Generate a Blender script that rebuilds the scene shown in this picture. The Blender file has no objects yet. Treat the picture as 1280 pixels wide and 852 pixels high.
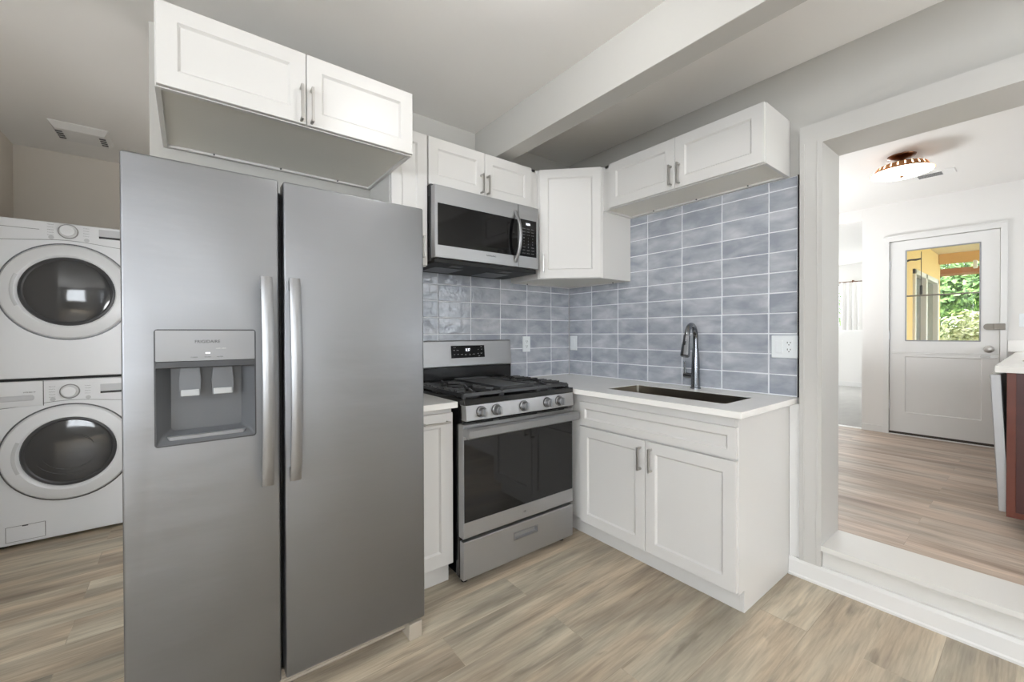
import bpy, bmesh, math, random
from mathutils import Vector, Matrix, Euler
random.seed(7)
PI = math.pi
SC = bpy.context.scene
COL = SC.collection

# ------------------------------------------------------------------ camera
CAM_POS = (-2.4869, -2.4297, 1.2515)
cd = bpy.data.cameras.new('camera'); cam = bpy.data.objects.new('camera', cd); COL.objects.link(cam)
cd.sensor_width = 36; cd.sensor_fit = 'HORIZONTAL'
cd.lens = 519.16 / 1280 * 36
cd.shift_y = -5.77 / 1280
cd.clip_start = .05
yaw, pit, rol = [math.radians(a) for a in (37.85, -0.3985, -0.1648)]
fw = Vector((math.sin(yaw) * math.cos(pit), math.cos(yaw) * math.cos(pit), math.sin(pit)))
rt = Vector((math.cos(yaw), -math.sin(yaw), 0)); up = rt.cross(fw)
r2 = rt * math.cos(rol) + up * math.sin(rol); u2 = -rt * math.sin(rol) + up * math.cos(rol)
cam.matrix_world = Matrix(((r2.x, u2.x, -fw.x, CAM_POS[0]), (r2.y, u2.y, -fw.y, CAM_POS[1]), (r2.z, u2.z, -fw.z, CAM_POS[2]), (0, 0, 0, 1)))
SC.camera = cam

# ------------------------------------------------------------------ light and exposure
SC.view_settings.view_transform = 'Standard'; SC.view_settings.look = 'None'
SC.view_settings.gamma = 1; SC.view_settings.use_curve_mapping = False
SC.view_settings.exposure = 0.24
W = bpy.data.worlds.new('sky'); SC.world = W; W.use_nodes = True
W.node_tree.nodes['Background'].inputs[0].default_value = (.84, .92, 1, 1)
W.node_tree.nodes['Background'].inputs[1].default_value = 6.8

def area(name, loc, direction, sx, sy, power, color=(1, 1, 1), spread=PI):
    l = bpy.data.lights.new(name, 'AREA'); l.shape = 'RECTANGLE'; l.size = sx; l.size_y = sy
    l.energy = power; l.color = color; l.spread = spread
    o = bpy.data.objects.new(name, l); COL.objects.link(o); o.location = loc
    o.rotation_euler = Vector(direction).to_track_quat('-Z', 'Y').to_euler()
    return o
sun = bpy.data.lights.new('sun', 'SUN'); sun.energy = 12.0; sun.angle = .01; sun.color = (1, .96, .88)
so = bpy.data.objects.new('sun', sun); COL.objects.link(so); so.rotation_euler = Vector((.25, .75, -.95)).to_track_quat('-Z', 'Y').to_euler()
# daylight coming through the windows (one per window opening)
area('daylight_rear_window', (-3.6, -6.52, 1.6), (.05, 1, 0), 1.7, 1.5, 26, (.98, .99, 1))
area('daylight_left_window', (-4.92, -3.4, 1.6), (1, .1, 0), 2.6, 1.4, 36, (.97, .985, 1))
area('daylight_dining_window', (1.9, -4.9, 1.75), (.15, 1, -.1), 1.8, 1.3, 6, (.95, .98, 1))
area('daylight_living_window', (7.85, 1.35, 1.9), (-1, -.3, 0), 1.4, 1.3, 80, (.95, .98, 1))
# added unseen fill lights: uplights for the ceilings, a point light for the laundry
area('dining_ceiling_fill', (2.1, .0, 1.1), (.1, -.1, 1), 1.2, 1.2, 50, (.95, .975, 1))
lb = bpy.data.lights.new('laundry_fill', 'POINT'); lb.energy = 8.5; lb.shadow_soft_size = .15; lb.color = (.97, .985, 1)
lbo = bpy.data.objects.new('laundry_fill', lb); COL.objects.link(lbo); lbo.location = (-2.48, .25, 1.25)  # added fill hidden behind the back wall, brightens the machines
area('corner_ceiling_fill', (-.6, -4.4, 1.4), (0, 0, 1), 1.2, 1.2, 50, (.95, .975, 1))  # fill with no lamp body, brightens the ceiling beyond the beam
# ceiling lamp bulb of the kitchen
LAMP = (-1.60, -1.42, 2.56)
pl = bpy.data.lights.new('ceiling_lamp_bulb', 'POINT'); pl.energy = 9; pl.shadow_soft_size = .045; pl.color = (1, 1, 1)
po = bpy.data.objects.new('ceiling_lamp_bulb', pl); COL.objects.link(po); po.location = LAMP

# ------------------------------------------------------------------ materials
def lin(c): return tuple(((v / 255) / 12.92 if v / 255 <= .04045 else ((v / 255 + .055) / 1.055) ** 2.4) for v in c)
def mat(name, rgb, rough=.5, metal=0., bump=0., bscale=60., spec=.5, coat=0., var=0., emis=None, es=0., vscale=(3, 3, 3), trans=0., bstretch=(1, 1, 1), bdist=.002, rvar=0.):
    m = bpy.data.materials.new(name); m.use_nodes = True; nt = m.node_tree; b = nt.nodes['Principled BSDF']
    c = lin(rgb) + (1,)
    b.inputs['Base Color'].default_value = c; b.inputs['Roughness'].default_value = rough
    b.inputs['Metallic'].default_value = metal; b.inputs['Specular IOR Level'].default_value = spec
    b.inputs['Coat Weight'].default_value = coat; b.inputs['Transmission Weight'].default_value = trans
    if emis: b.inputs['Emission Color'].default_value = lin(emis) + (1,); b.inputs['Emission Strength'].default_value = es
    tc = nt.nodes.new('ShaderNodeTexCoord')
    if bump:
        mp = nt.nodes.new('ShaderNodeMapping'); mp.inputs['Scale'].default_value = bstretch
        n = nt.nodes.new('ShaderNodeTexNoise'); n.inputs['Scale'].default_value = bscale; n.inputs['Detail'].default_value = 4
        bp = nt.nodes.new('ShaderNodeBump'); bp.inputs['Strength'].default_value = bump; bp.inputs['Distance'].default_value = bdist
        nt.links.new(tc.outputs['Object'], mp.inputs[0]); nt.links.new(mp.outputs[0], n.inputs['Vector'])
        nt.links.new(n.outputs['Fac'], bp.inputs['Height']); nt.links.new(bp.outputs[0], b.inputs['Normal'])
        if rvar:
            mr = nt.nodes.new('ShaderNodeMapRange'); mr.inputs['To Min'].default_value = rough - rvar; mr.inputs['To Max'].default_value = rough + rvar
            nt.links.new(n.outputs['Fac'], mr.inputs[0]); nt.links.new(mr.outputs[0], b.inputs['Roughness'])
    if var:
        mp2 = nt.nodes.new('ShaderNodeMapping'); mp2.inputs['Scale'].default_value = vscale
        n2 = nt.nodes.new('ShaderNodeTexNoise'); n2.inputs['Scale'].default_value = 1; n2.inputs['Detail'].default_value = 6
        mx = nt.nodes.new('ShaderNodeMix'); mx.data_type = 'RGBA'
        mx.inputs[6].default_value = tuple(v * (1 - var) for v in c[:3]) + (1,); mx.inputs[7].default_value = tuple(min(1, v * (1 + var)) for v in c[:3]) + (1,)
        nt.links.new(tc.outputs['Object'], mp2.inputs[0]); nt.links.new(mp2.outputs[0], n2.inputs['Vector'])
        nt.links.new(n2.outputs['Fac'], mx.inputs[0]); nt.links.new(mx.outputs[2], b.inputs['Base Color'])
    return m

WALL = mat('greige_wall_paint', (190, 188, 183), .75, bump=.15, bscale=90, bdist=.001)
WALLL = mat('laundry_wall_paint', (222, 215, 205), .8, bump=.15, bscale=90, bdist=.001)
CEIL = mat('ceiling_paint', (236, 234, 231), .85, bump=.1, bscale=70, bdist=.001)
CASING = mat('greige_trim_paint', (198, 196, 192), .4, bump=.25, bscale=25, bstretch=(1, 1, 6), bdist=.0008)
TRIM = mat('white_trim_paint', (226, 225, 223), .4, bump=.25, bscale=25, bstretch=(1, 1, 6), bdist=.0008)
TRIMH = mat('white_brushed_trim_paint', (219, 217, 213), .35, bump=.35, bscale=12, bstretch=(8, 1, 8), bdist=.001)
WALLW = mat('white_wall_paint', (229, 227, 224), .7, bump=.12, bscale=90, bdist=.001)
CAB = mat('white_cabinet_lacquer', (216, 214, 211), .33, bump=.03, bscale=30)
CABIN = mat('cabinet_underside_laminate', (228, 225, 216), .5)
NICKEL = mat('satin_nickel', (190, 188, 185), .32, 1.)
SATIN = mat('brushed_steel', (178, 178, 179), .5, 1., bump=.06, bscale=6, bstretch=(1, 1, 60), bdist=.0006, rvar=.05)
FRIDGE = mat('smudge_proof_steel', (145, 146, 149), .44, 1., bump=.38, bscale=1.6, bstretch=(1.2, 1.2, 4.5), bdist=.010, rvar=.07)
HAND = mat('polished_handle_steel', (160, 161, 163), .40, 1., bump=.05, bscale=6, bstretch=(60, 60, 1), bdist=.0004)
DSTEEL = mat('dark_steel', (92, 93, 95), .35, .9)
BLK = mat('black_enamel', (22, 22, 23), .22)
BLKM = mat('black_matte', (20, 20, 20), .6)
IRON = mat('cast_iron', (44, 44, 45), .4, bump=.3, bscale=300, bdist=.0005)
GRILL = mat('griddle_iron', (62, 63, 64), .45, bump=.3, bscale=250, bdist=.0005)
BGLASS = mat('black_glass', (14, 14, 15), .06, spec=.4)
DISPB = mat('display_black', (14, 14, 15), .4, spec=.12)
WINGLASS = mat('oven_window_glass', (20, 20, 21), .05, spec=.5)
GREYP = mat('grey_plastic', (96, 98, 101), .35)
LGREYP = mat('light_grey_plastic', (150, 151, 153), .4)
DGREYP = mat('charcoal_plastic', (62, 63, 66), .4)
CLEARP = mat('frosted_plastic', (176, 178, 180), .2)
APPW = mat('appliance_white', (222, 224, 227), .3)
APPG = mat('appliance_grey_trim', (190, 192, 195), .3)
PRINT = mat('grey_printing', (120, 122, 125), .5)
PRINTD = mat('dark_printing', (60, 61, 63), .5)
PRINTW = mat('white_printing', (205, 205, 205), .5)
LED = mat('display_digits', (250, 250, 250), .5, emis=(240, 245, 255), es=1.6)
DOORG = mat('tinted_door_glass', (52, 54, 57), .07, spec=.9)
DRUM = mat('drum_steel', (150, 150, 152), .3, 1.)
BEIGE = mat('beige_plastic', (170, 160, 146), .5)
QUARTZ = mat('quartz_counter', (240, 238, 234), .22, var=.05, vscale=(7, 4, 4))
PLATE = mat('white_outlet_plastic', (232, 236, 238), .3)
SLOT = mat('outlet_slots', (40, 40, 42), .6)
CHROME = mat('dark_brushed_nickel', (128, 131, 136), .2, 1.)
SINKS = mat('sink_steel', (150, 143, 132), .3, 1., bump=.05, bscale=8, bstretch=(1, 40, 40), bdist=.0005)
BRASS = mat('hammered_copper_brass', (190, 140, 96), .55, 1., bump=.5, bscale=120, bdist=.001)
BRONZE = mat('bronze', (120, 84, 62), .3, 1.)
MILK = mat('lit_milk_glass', (255, 255, 252), .3, emis=(255, 250, 240), es=4.5)
ZINC = mat('aged_pewter', (128, 122, 114), .4, 1.)
CHERRY = mat('dark_cherry_wood', (70, 34, 31), .35, var=.22, vscale=(3, 3, 14))
CHERRYL = mat('cherry_wood_stile', (100, 50, 36), .35, var=.2, vscale=(3, 3, 14))
YELLOW = mat('yellow_stucco', (236, 205, 140), .85, bump=.3, bscale=60)
PORCHC = mat('cream_porch_ceiling', (240, 225, 195), .8)
TANB = mat('tan_beam', (214, 172, 104), .7, var=.1)
BROWNB = mat('brown_rafter', (176, 120, 72), .7, var=.15)
SCREEN = mat('window_screen_glass', (95, 102, 104), .25, spec=.6)
REFLG = mat('window_glass_reflecting', (120, 135, 125), .04, metal=.7)
CURT = mat('white_curtain_cloth', (244, 243, 240), .85, trans=0)
CARPET = mat('grey_carpet', (160, 158, 154), .95, bump=.8, bscale=120, var=.12, vscale=(4, 9, 4))
CONC = mat('concrete', (170, 165, 158), .9, var=.1)
LAWN = mat('garden_ground', (96, 110, 60), .95, var=.3)
BARK = mat('bark', (92, 76, 60), .9, bump=.6, bscale=30)
GROUTE = mat('black_edge_metal', (24, 24, 25), .35, .8)
CAULK = mat('white_caulk', (232, 232, 232), .5)
PANE = bpy.data.materials.new('clear_window_glass'); PANE.use_nodes = True
_n = PANE.node_tree; _b = _n.nodes['Principled BSDF']; _t = _n.nodes.new('ShaderNodeBsdfTransparent'); _g = _n.nodes.new('ShaderNodeBsdfGlossy'); _g.inputs['Roughness'].default_value = .02
_m = _n.nodes.new('ShaderNodeMixShader'); _m.inputs[0].default_value = .06
_n.links.new(_t.outputs[0], _m.inputs[1]); _n.links.new(_g.outputs[0], _m.inputs[2]); _n.links.new(_m.outputs[0], _n.nodes['Material Output'].inputs[0]); _n.nodes.remove(_b)

def leafmat(name, a, b, c):
    m = bpy.data.materials.new(name); m.use_nodes = True; nt = m.node_tree; p = nt.nodes['Principled BSDF']; p.inputs['Roughness'].default_value = .5
    tc = nt.nodes.new('ShaderNodeTexCoord'); n = nt.nodes.new('ShaderNodeTexNoise'); n.inputs['Scale'].default_value = 9; n.inputs['Detail'].default_value = 3
    r = nt.nodes.new('ShaderNodeValToRGB'); r.color_ramp.elements[0].position = .35; r.color_ramp.elements[0].color = lin(a) + (1,)
    r.color_ramp.elements[1].position = .68; r.color_ramp.elements[1].color = lin(c) + (1,)
    e = r.color_ramp.elements.new(.52); e.color = lin(b) + (1,)
    nt.links.new(tc.outputs['Object'], n.inputs['Vector']); nt.links.new(n.outputs['Fac'], r.inputs[0]); nt.links.new(r.outputs[0], p.inputs['Base Color'])
    return m
LEAFA = leafmat('tree_leaves', (58, 92, 44), (104, 140, 70), (160, 190, 110))
LEAFB = leafmat('pale_shrub_leaves', (120, 130, 80), (210, 214, 160), (250, 248, 215))  # near-white tones put the sun's highlights into the leaf colour

def planks(name, cols, axis='x', pw=.182, plen=1.22, rough=.42, dark=(96, 84, 70)):
    m = bpy.data.materials.new(name); m.use_nodes = True; nt = m.node_tree; N = nt.nodes; L = nt.links
    p = N['Principled BSDF']; p.inputs['Roughness'].default_value = rough; p.inputs['Specular IOR Level'].default_value = .35
    tc = N.new('ShaderNodeTexCoord'); mp = N.new('ShaderNodeMapping')
    if axis == 'y': mp.inputs['Rotation'].default_value = (0, 0, PI / 2)
    L.new(tc.outputs['Object'], mp.inputs[0])
    br = N.new('ShaderNodeTexBrick'); br.offset = .37; br.offset_frequency = 2
    br.inputs['Scale'].default_value = 1; br.inputs['Brick Width'].default_value = plen; br.inputs['Row Height'].default_value = pw
    br.inputs['Mortar Size'].default_value = .0012; br.inputs['Mortar Smooth'].default_value = .3; br.inputs['Bias'].default_value = 0
    br.inputs['Color1'].default_value = (0, 0, 0, 1); br.inputs['Color2'].default_value = (1, 1, 1, 1); br.inputs['Mortar'].default_value = (.5, .5, .5, 1)
    L.new(mp.outputs[0], br.inputs['Vector'])
    # per-plank shift of the grain
    ad = N.new('ShaderNodeVectorMath'); ad.operation = 'MULTIPLY_ADD'; ad.inputs[1].default_value = (7.3, 3.1, 5.7)
    L.new(br.outputs['Color'], ad.inputs[0]); L.new(mp.outputs[0], ad.inputs[2])
    def noise(sx, sy, detail, dist=0., src=ad):
        q = N.new('ShaderNodeMapping'); q.inputs['Scale'].default_value = (sx, sy, 1); L.new(src.outputs[0], q.inputs[0])
        n = N.new('ShaderNodeTexNoise'); n.inputs['Scale'].default_value = 1; n.inputs['Detail'].default_value = detail; n.inputs['Distortion'].default_value = dist
        L.new(q.outputs[0], n.inputs['Vector']); return n
    big = noise(.8, 5.0, 3, .4); mid = noise(1.7, 15, 7, .5); fine = noise(7, 120, 4, .3); hue = noise(1.1, 4.5, 2, .3); knot = noise(2.4, 17, 8, .7)
    r = N.new('ShaderNodeValToRGB'); els = r.color_ramp.elements
    els[0].position = .33; els[0].color = lin(cols[0]) + (1,); els[1].position = .66; els[1].color = lin(cols[3]) + (1,)
    e = els.new(.46); e.color = lin(cols[1]) + (1,); e = els.new(.55); e.color = lin(cols[2]) + (1,)
    s1 = N.new('ShaderNodeMath'); s1.operation = 'MULTIPLY_ADD'; s1.inputs[1].default_value = .5; L.new(big.outputs['Fac'], s1.inputs[0])
    s2 = N.new('ShaderNodeMath'); s2.operation = 'MULTIPLY_ADD'; s2.inputs[1].default_value = .46; L.new(mid.outputs['Fac'], s2.inputs[0])
    s3 = N.new('ShaderNodeMath'); s3.operation = 'MULTIPLY'; s3.inputs[1].default_value = .04; L.new(br.outputs['Color'], s3.inputs[0])
    L.new(s3.outputs[0], s2.inputs[2]); L.new(s2.outputs[0], s1.inputs[2]); L.new(s1.outputs[0], r.inputs[0])
    hr = N.new('ShaderNodeValToRGB'); hr.color_ramp.elements[0].position = .38; hr.color_ramp.elements[0].color = (.95, .985, .98, 1); hr.color_ramp.elements[1].position = .62; hr.color_ramp.elements[1].color = (1.0, .955, .905, 1)
    L.new(hue.outputs['Fac'], hr.inputs[0])
    mh = N.new('ShaderNodeMix'); mh.data_type = 'RGBA'; mh.blend_type = 'MULTIPLY'; mh.inputs[0].default_value = 1; L.new(r.outputs[0], mh.inputs[6]); L.new(hr.outputs[0], mh.inputs[7])
    kr = N.new('ShaderNodeMapRange'); kr.inputs['From Min'].default_value = .30; kr.inputs['From Max'].default_value = .40; kr.inputs['To Min'].default_value = .74; kr.inputs['To Max'].default_value = 1.0; L.new(knot.outputs['Fac'], kr.inputs[0])
    mk = N.new('ShaderNodeMix'); mk.data_type = 'RGBA'; mk.blend_type = 'MULTIPLY'; mk.inputs[0].default_value = 1; L.new(mh.outputs[2], mk.inputs[6]); L.new(kr.outputs[0], mk.inputs[7])
    mx = N.new('ShaderNodeMix'); mx.data_type = 'RGBA'; mx.blend_type = 'MULTIPLY'
    mr = N.new('ShaderNodeMapRange'); mr.inputs['From Min'].default_value = .35; mr.inputs['From Max'].default_value = .6; mr.inputs['To Min'].default_value = .82; mr.inputs['To Max'].default_value = 1.05
    L.new(fine.outputs['Fac'], mr.inputs[0]); mx.inputs[0].default_value = .75; L.new(mk.outputs[2], mx.inputs[6]); L.new(mr.outputs[0], mx.inputs[7])
    mm = N.new('ShaderNodeMix'); mm.data_type = 'RGBA'; mm.inputs[7].default_value = lin(dark) + (1,)
    fm = N.new('ShaderNodeMath'); fm.operation = 'MULTIPLY'; fm.inputs[1].default_value = .16; L.new(br.outputs['Fac'], fm.inputs[0]); L.new(fm.outputs[0], mm.inputs[0])
    L.new(mx.outputs[2], mm.inputs[6]); L.new(mm.outputs[2], p.inputs['Base Color'])
    bp = N.new('ShaderNodeBump'); bp.inputs['Strength'].default_value = .12; bp.inputs['Distance'].default_value = .001
    L.new(fine.outputs['Fac'], bp.inputs['Height']); L.new(bp.outputs[0], p.inputs['Normal'])
    return m
FLOORK = planks('greige_oak_planks', [(138, 127, 113), (170, 158, 142), (197, 183, 163), (220, 208, 188)], 'x')
FLOORD = planks('dining_oak_planks', [(136, 120, 108), (166, 150, 137), (188, 171, 158), (206, 190, 177)], 'y')

def tilemat():
    m = bpy.data.materials.new('glazed_blue_grey_tile'); m.use_nodes = True; nt = m.node_tree; N = nt.nodes; L = nt.links
    p = N['Principled BSDF']; p.inputs['Roughness'].default_value = .10; p.inputs['Specular IOR Level'].default_value = .5
    tc = N.new('ShaderNodeTexCoord'); at = N.new('ShaderNodeAttribute'); at.attribute_name = 'tone'
    n = N.new('ShaderNodeTexNoise'); n.inputs['Scale'].default_value = 1; n.inputs['Detail'].default_value = 4; n.inputs['Distortion'].default_value = .3
    q = N.new('ShaderNodeMapping'); q.inputs['Scale'].default_value = (7, 7, 15); L.new(tc.outputs['Object'], q.inputs[0])
    av = N.new('ShaderNodeVectorMath'); av.operation = 'MULTIPLY_ADD'; av.inputs[1].default_value = (37, 51, 23); L.new(at.outputs['Vector'], av.inputs[0]); L.new(q.outputs[0], av.inputs[2]); L.new(av.outputs[0], n.inputs['Vector'])
    r = N.new('ShaderNodeValToRGB'); r.color_ramp.elements[0].position = .3; r.color_ramp.elements[0].color = lin((153, 158, 168)) + (1,)
    r.color_ramp.elements[1].position = .75; r.color_ramp.elements[1].color = lin((203, 205, 210)) + (1,)
    e = r.color_ramp.elements.new(.5); e.color = lin((174, 178, 186)) + (1,)
    s = N.new('ShaderNodeMath'); s.operation = 'MULTIPLY_ADD'; s.inputs[1].default_value = .16; L.new(at.outputs['Fac'], s.inputs[0])
    s0 = N.new('ShaderNodeMath'); s0.operation = 'SUBTRACT'; s0.inputs[1].default_value = .08; L.new(n.outputs['Fac'], s0.inputs[0]); L.new(s0.outputs[0], s.inputs[2]); L.new(s.outputs[0], r.inputs[0])
    L.new(r.outputs[0], p.inputs['Base Color'])
    n2 = N.new('ShaderNodeTexNoise'); n2.inputs['Scale'].default_value = 22; n2.inputs['Detail'].default_value = 2.5; L.new(tc.outputs['Object'], n2.inputs['Vector'])
    bp = N.new('ShaderNodeBump'); bp.inputs['Strength'].default_value = .7; bp.inputs['Distance'].default_value = .007; L.new(n2.outputs['Fac'], bp.inputs['Height']); L.new(bp.outputs[0], p.inputs['Normal'])
    return m
TILE = tilemat()
GROUT = mat('pale_grout', (232, 234, 238), .7)

# ------------------------------------------------------------------ helpers
def NB(): return bmesh.new()
def merge(dst, src):
    me = bpy.data.meshes.new('tmp'); src.to_mesh(me); src.free(); dst.from_mesh(me); bpy.data.meshes.remove(me)
def bx(bm, x0, x1, y0, y1, z0, z1, b=0., seg=1):
    x0, x1 = min(x0, x1), max(x0, x1); y0, y1 = min(y0, y1), max(y0, y1); z0, z1 = min(z0, z1), max(z0, z1)
    t = bmesh.new(); bmesh.ops.create_cube(t, size=1)
    for v in t.verts: v.co = Vector(((x0 + x1) / 2 + v.co.x * (x1 - x0), (y0 + y1) / 2 + v.co.y * (y1 - y0), (z0 + z1) / 2 + v.co.z * (z1 - z0)))
    if b: bmesh.ops.bevel(t, geom=t.edges[:], offset=b, segments=seg, affect='EDGES', profile=.7)
    merge(bm, t); return bm
def box(*a, **k): return bx(NB(), *a, **k)
def loft(bm, loops, cap0=True, cap1=True, closed=True):
    vs = [[bm.verts.new(p) for p in lp] for lp in loops]
    for a, b in zip(vs, vs[1:]):
        n = len(a)
        for i in range(n if closed else n - 1):
            j = (i + 1) % n
            try: bm.faces.new((a[i], a[j], b[j], b[i]))
            except ValueError: pass
    if cap0: bm.faces.new(list(reversed(vs[0])))
    if cap1: bm.faces.new(vs[-1])
    bmesh.ops.recalc_face_normals(bm, faces=bm.faces[:]); return bm
def rr(x0, x1, z0, z1, y, r=0., n=5, plane='xz'):
    pts = []
    if r <= 0: pts = [(x0, z0), (x1, z0), (x1, z1), (x0, z1)]
    else:
        for cx, cz, a0 in ((x1 - r, z0 + r, -90), (x1 - r, z1 - r, 0), (x0 + r, z1 - r, 90), (x0 + r, z0 + r, 180)):
            for k in range(n + 1):
                a = math.radians(a0 + 90 * k / n); pts.append((cx + r * math.cos(a), cz + r * math.sin(a)))
    if plane == 'xz': return [(a, y, b) for a, b in pts]
    return [(a, b, y) for a, b in pts]
def tube(bm, pts, r, seg=12, cap=True, flat=None):
    """sweep a circle (or a flat (w,h) rectangle-ish section) along points"""
    pts = [Vector(p) for p in pts]; rs = r if isinstance(r, (list, tuple)) else [r] * len(pts)
    loops = []; prev = None
    for i, p in enumerate(pts):
        t = (pts[min(i + 1, len(pts) - 1)] - pts[max(i - 1, 0)]).normalized()
        if prev is None:
            a = Vector((0, 0, 1)) if abs(t.z) < .9 else Vector((0, 1, 0)); nrm = (a - t * a.dot(t)).normalized()
        else: nrm = (prev - t * prev.dot(t)).normalized()
        prev = nrm; bi = t.cross(nrm)
        loops.append([tuple(p + (nrm * math.cos(2 * PI * k / seg) + bi * math.sin(2 * PI * k / seg)) * rs[i]) for k in range(seg)])
    return loft(bm, loops, cap, cap)
def lathe(bm, prof, c=(0, 0, 0), axis='z', seg=40, cap0=True, cap1=True):
    loops = []
    for r, h in prof:
        lp = []
        for k in range(seg):
            a = 2 * PI * k / seg; u, v = r * math.cos(a), r * math.sin(a)
            lp.append({'z': (c[0] + u, c[1] + v, c[2] + h), 'y': (c[0] + u, c[1] + h, c[2] + v), 'x': (c[0] + h, c[1] + u, c[2] + v)}[axis])
        loops.append(lp)
    return loft(bm, loops, cap0, cap1)
def prism(bm, pts, z0, z1):
    return loft(bm, [[(x, y, z0) for x, y in pts], [(x, y, z1) for x, y in pts]])
def cut(bm, cutter):
    A = bpy.data.meshes.new('a'); bm.to_mesh(A); bm.free(); B = bpy.data.meshes.new('b'); cutter.to_mesh(B); cutter.free()
    oa = bpy.data.objects.new('a', A); ob = bpy.data.objects.new('b', B); COL.objects.link(oa); COL.objects.link(ob)
    md = oa.modifiers.new('b', 'BOOLEAN'); md.operation = 'DIFFERENCE'; md.object = ob; md.solver = 'EXACT'
    dg = bpy.context.evaluated_depsgraph_get(); me = bpy.data.meshes.new_from_object(oa.evaluated_get(dg))
    out = bmesh.new(); out.from_mesh(me)
    bpy.data.objects.remove(oa); bpy.data.objects.remove(ob)
    for m in (A, B, me): bpy.data.meshes.remove(m)
    return out
def xf(bm, M): bmesh.ops.transform(bm, matrix=M, verts=bm.verts[:]); return bm
def obj(name, bm, m, parent=None, loc=(0, 0, 0), rot=(0, 0, 0), smooth=True, label=None):
    me = bpy.data.meshes.new(name); bm.normal_update(); bm.to_mesh(me); bm.free(); me.materials.append(m)
    if smooth:
        me.shade_smooth(); me.set_sharp_from_angle(angle=math.radians(32))
    o = bpy.data.objects.new(name, me); COL.objects.link(o); o.location = loc; o.rotation_euler = rot
    if parent: o.parent = parent
    if label: o['label'] = label
    return o
def tag(o, label, cat, group=None, kind=None):
    o['label'] = label; o['category'] = cat
    if group: o['group'] = group
    if kind: o['kind'] = kind
    return o
def thing(name, label, cat, loc=(0, 0, 0), rotz=0., group=None):
    o = bpy.data.objects.new(name, None); COL.objects.link(o); o.location = loc; o.rotation_euler = (0, 0, rotz); o.empty_display_size = .1
    return tag(o, label, cat, group)
def struct(name, bm, m, parent=None, smooth=False):
    o = obj(name, bm, m, parent, smooth=smooth)
    if not parent: o['kind'] = 'structure'
    return o
def text_bm(s, width, M, extrude=.0004, height=None):
    """lettering, width wide, centred at the origin of M, lying in M's x-z plane and facing its -y"""
    cu = bpy.data.curves.new('t', 'FONT'); cu.body = s; cu.size = 1; cu.extrude = 0.01; cu.align_x = 'CENTER'; cu.align_y = 'CENTER'
    o = bpy.data.objects.new('t', cu); COL.objects.link(o); dg = bpy.context.evaluated_depsgraph_get(); dg.update()
    me = bpy.data.meshes.new_from_object(o.evaluated_get(dg)); bm = bmesh.new(); bm.from_mesh(me)
    bpy.data.objects.remove(o); bpy.data.curves.remove(cu); bpy.data.meshes.remove(me)
    xs = [v.co.x for v in bm.verts]; ys = [v.co.y for v in bm.verts]; k = width / (max(xs) - min(xs)); ky = k if not height else height / (max(ys) - min(ys))
    cx = (max(xs) + min(xs)) / 2; cy = (max(ys) + min(ys)) / 2
    for v in bm.verts: v.co = Vector(((v.co.x - cx) * k, -v.co.z * extrude / .01 - extrude, (v.co.y - cy) * ky))
    return xf(bm, M)
def T(x, y, z): return Matrix.Translation((x, y, z))

def shaker(x0, x1, z0, z1, y, t=.019, st=.057, rc=.009):
    """shaker door or drawer front: back face at y, front face at y - t, recessed centre panel"""
    f = y - t; c = .0015
    return loft(NB(), [rr(x0, x1, z0, z1, y), rr(x0, x1, z0, z1, f + c), rr(x0 + c, x1 - c, z0 + c, z1 - c, f),
                       rr(x0 + st, x1 - st, z0 + st, z1 - st, f), rr(x0 + st + .001, x1 - st - .001, z0 + st + .001, z1 - st - .001, f + .0015),
                       rr(x0 + st + .0085, x1 - st - .0085, z0 + st + .0085, z1 - st - .0085, f + rc)])
def pull(parent, x, z, y, ln=.12, vertical=True, name='handle'):
    """square bar pull standing off the front face at y"""
    bm = NB(); h = ln / 2
    if vertical:
        bx(bm, x - .005, x + .005, y - .035, y - .027, z - h, z + h, .0012)
        for s in (-1, 1): bx(bm, x - .005, x + .005, y - .030, y, z + s * (h - .006) - .005, z + s * (h - .006) + .005, .001)
    else:
        bx(bm, x - h, x + h, y - .035, y - .027, z - .005, z + .005, .0012)
        for s in (-1, 1): bx(bm, x + s * (h - .006) - .005, x + s * (h - .006) + .005, y - .030, y, z - .005, z + .005, .001)
    return obj(name, bm, NICKEL, parent, label='satin nickel bar pull')

# ------------------------------------------------------------------ room shell
F2 = .175          # level of the dining room floor
CZ = 2.635; CZ2 = 2.62
XD = 3.425         # wall with the Dutch door
struct('floor', box(-5.2, .0, -6.8, 2.4, -.12, 0), FLOORK)
fl = struct('floor', box(.236, XD + .03, -5.2, 1.6, -.12, F2), FLOORD)
fl = struct('floor', box(XD + .03, 8.2, -1.32, 2.6, -.12, F2 - .004), CARPET)
struct('ceiling', box(-5.2, .01, -6.8, 2.4, CZ, CZ + .12), CEIL)
struct('ceiling', box(.0101, 8.2, -5.2, 2.6, CZ2, CZ2 + .13), WALLW)
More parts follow.
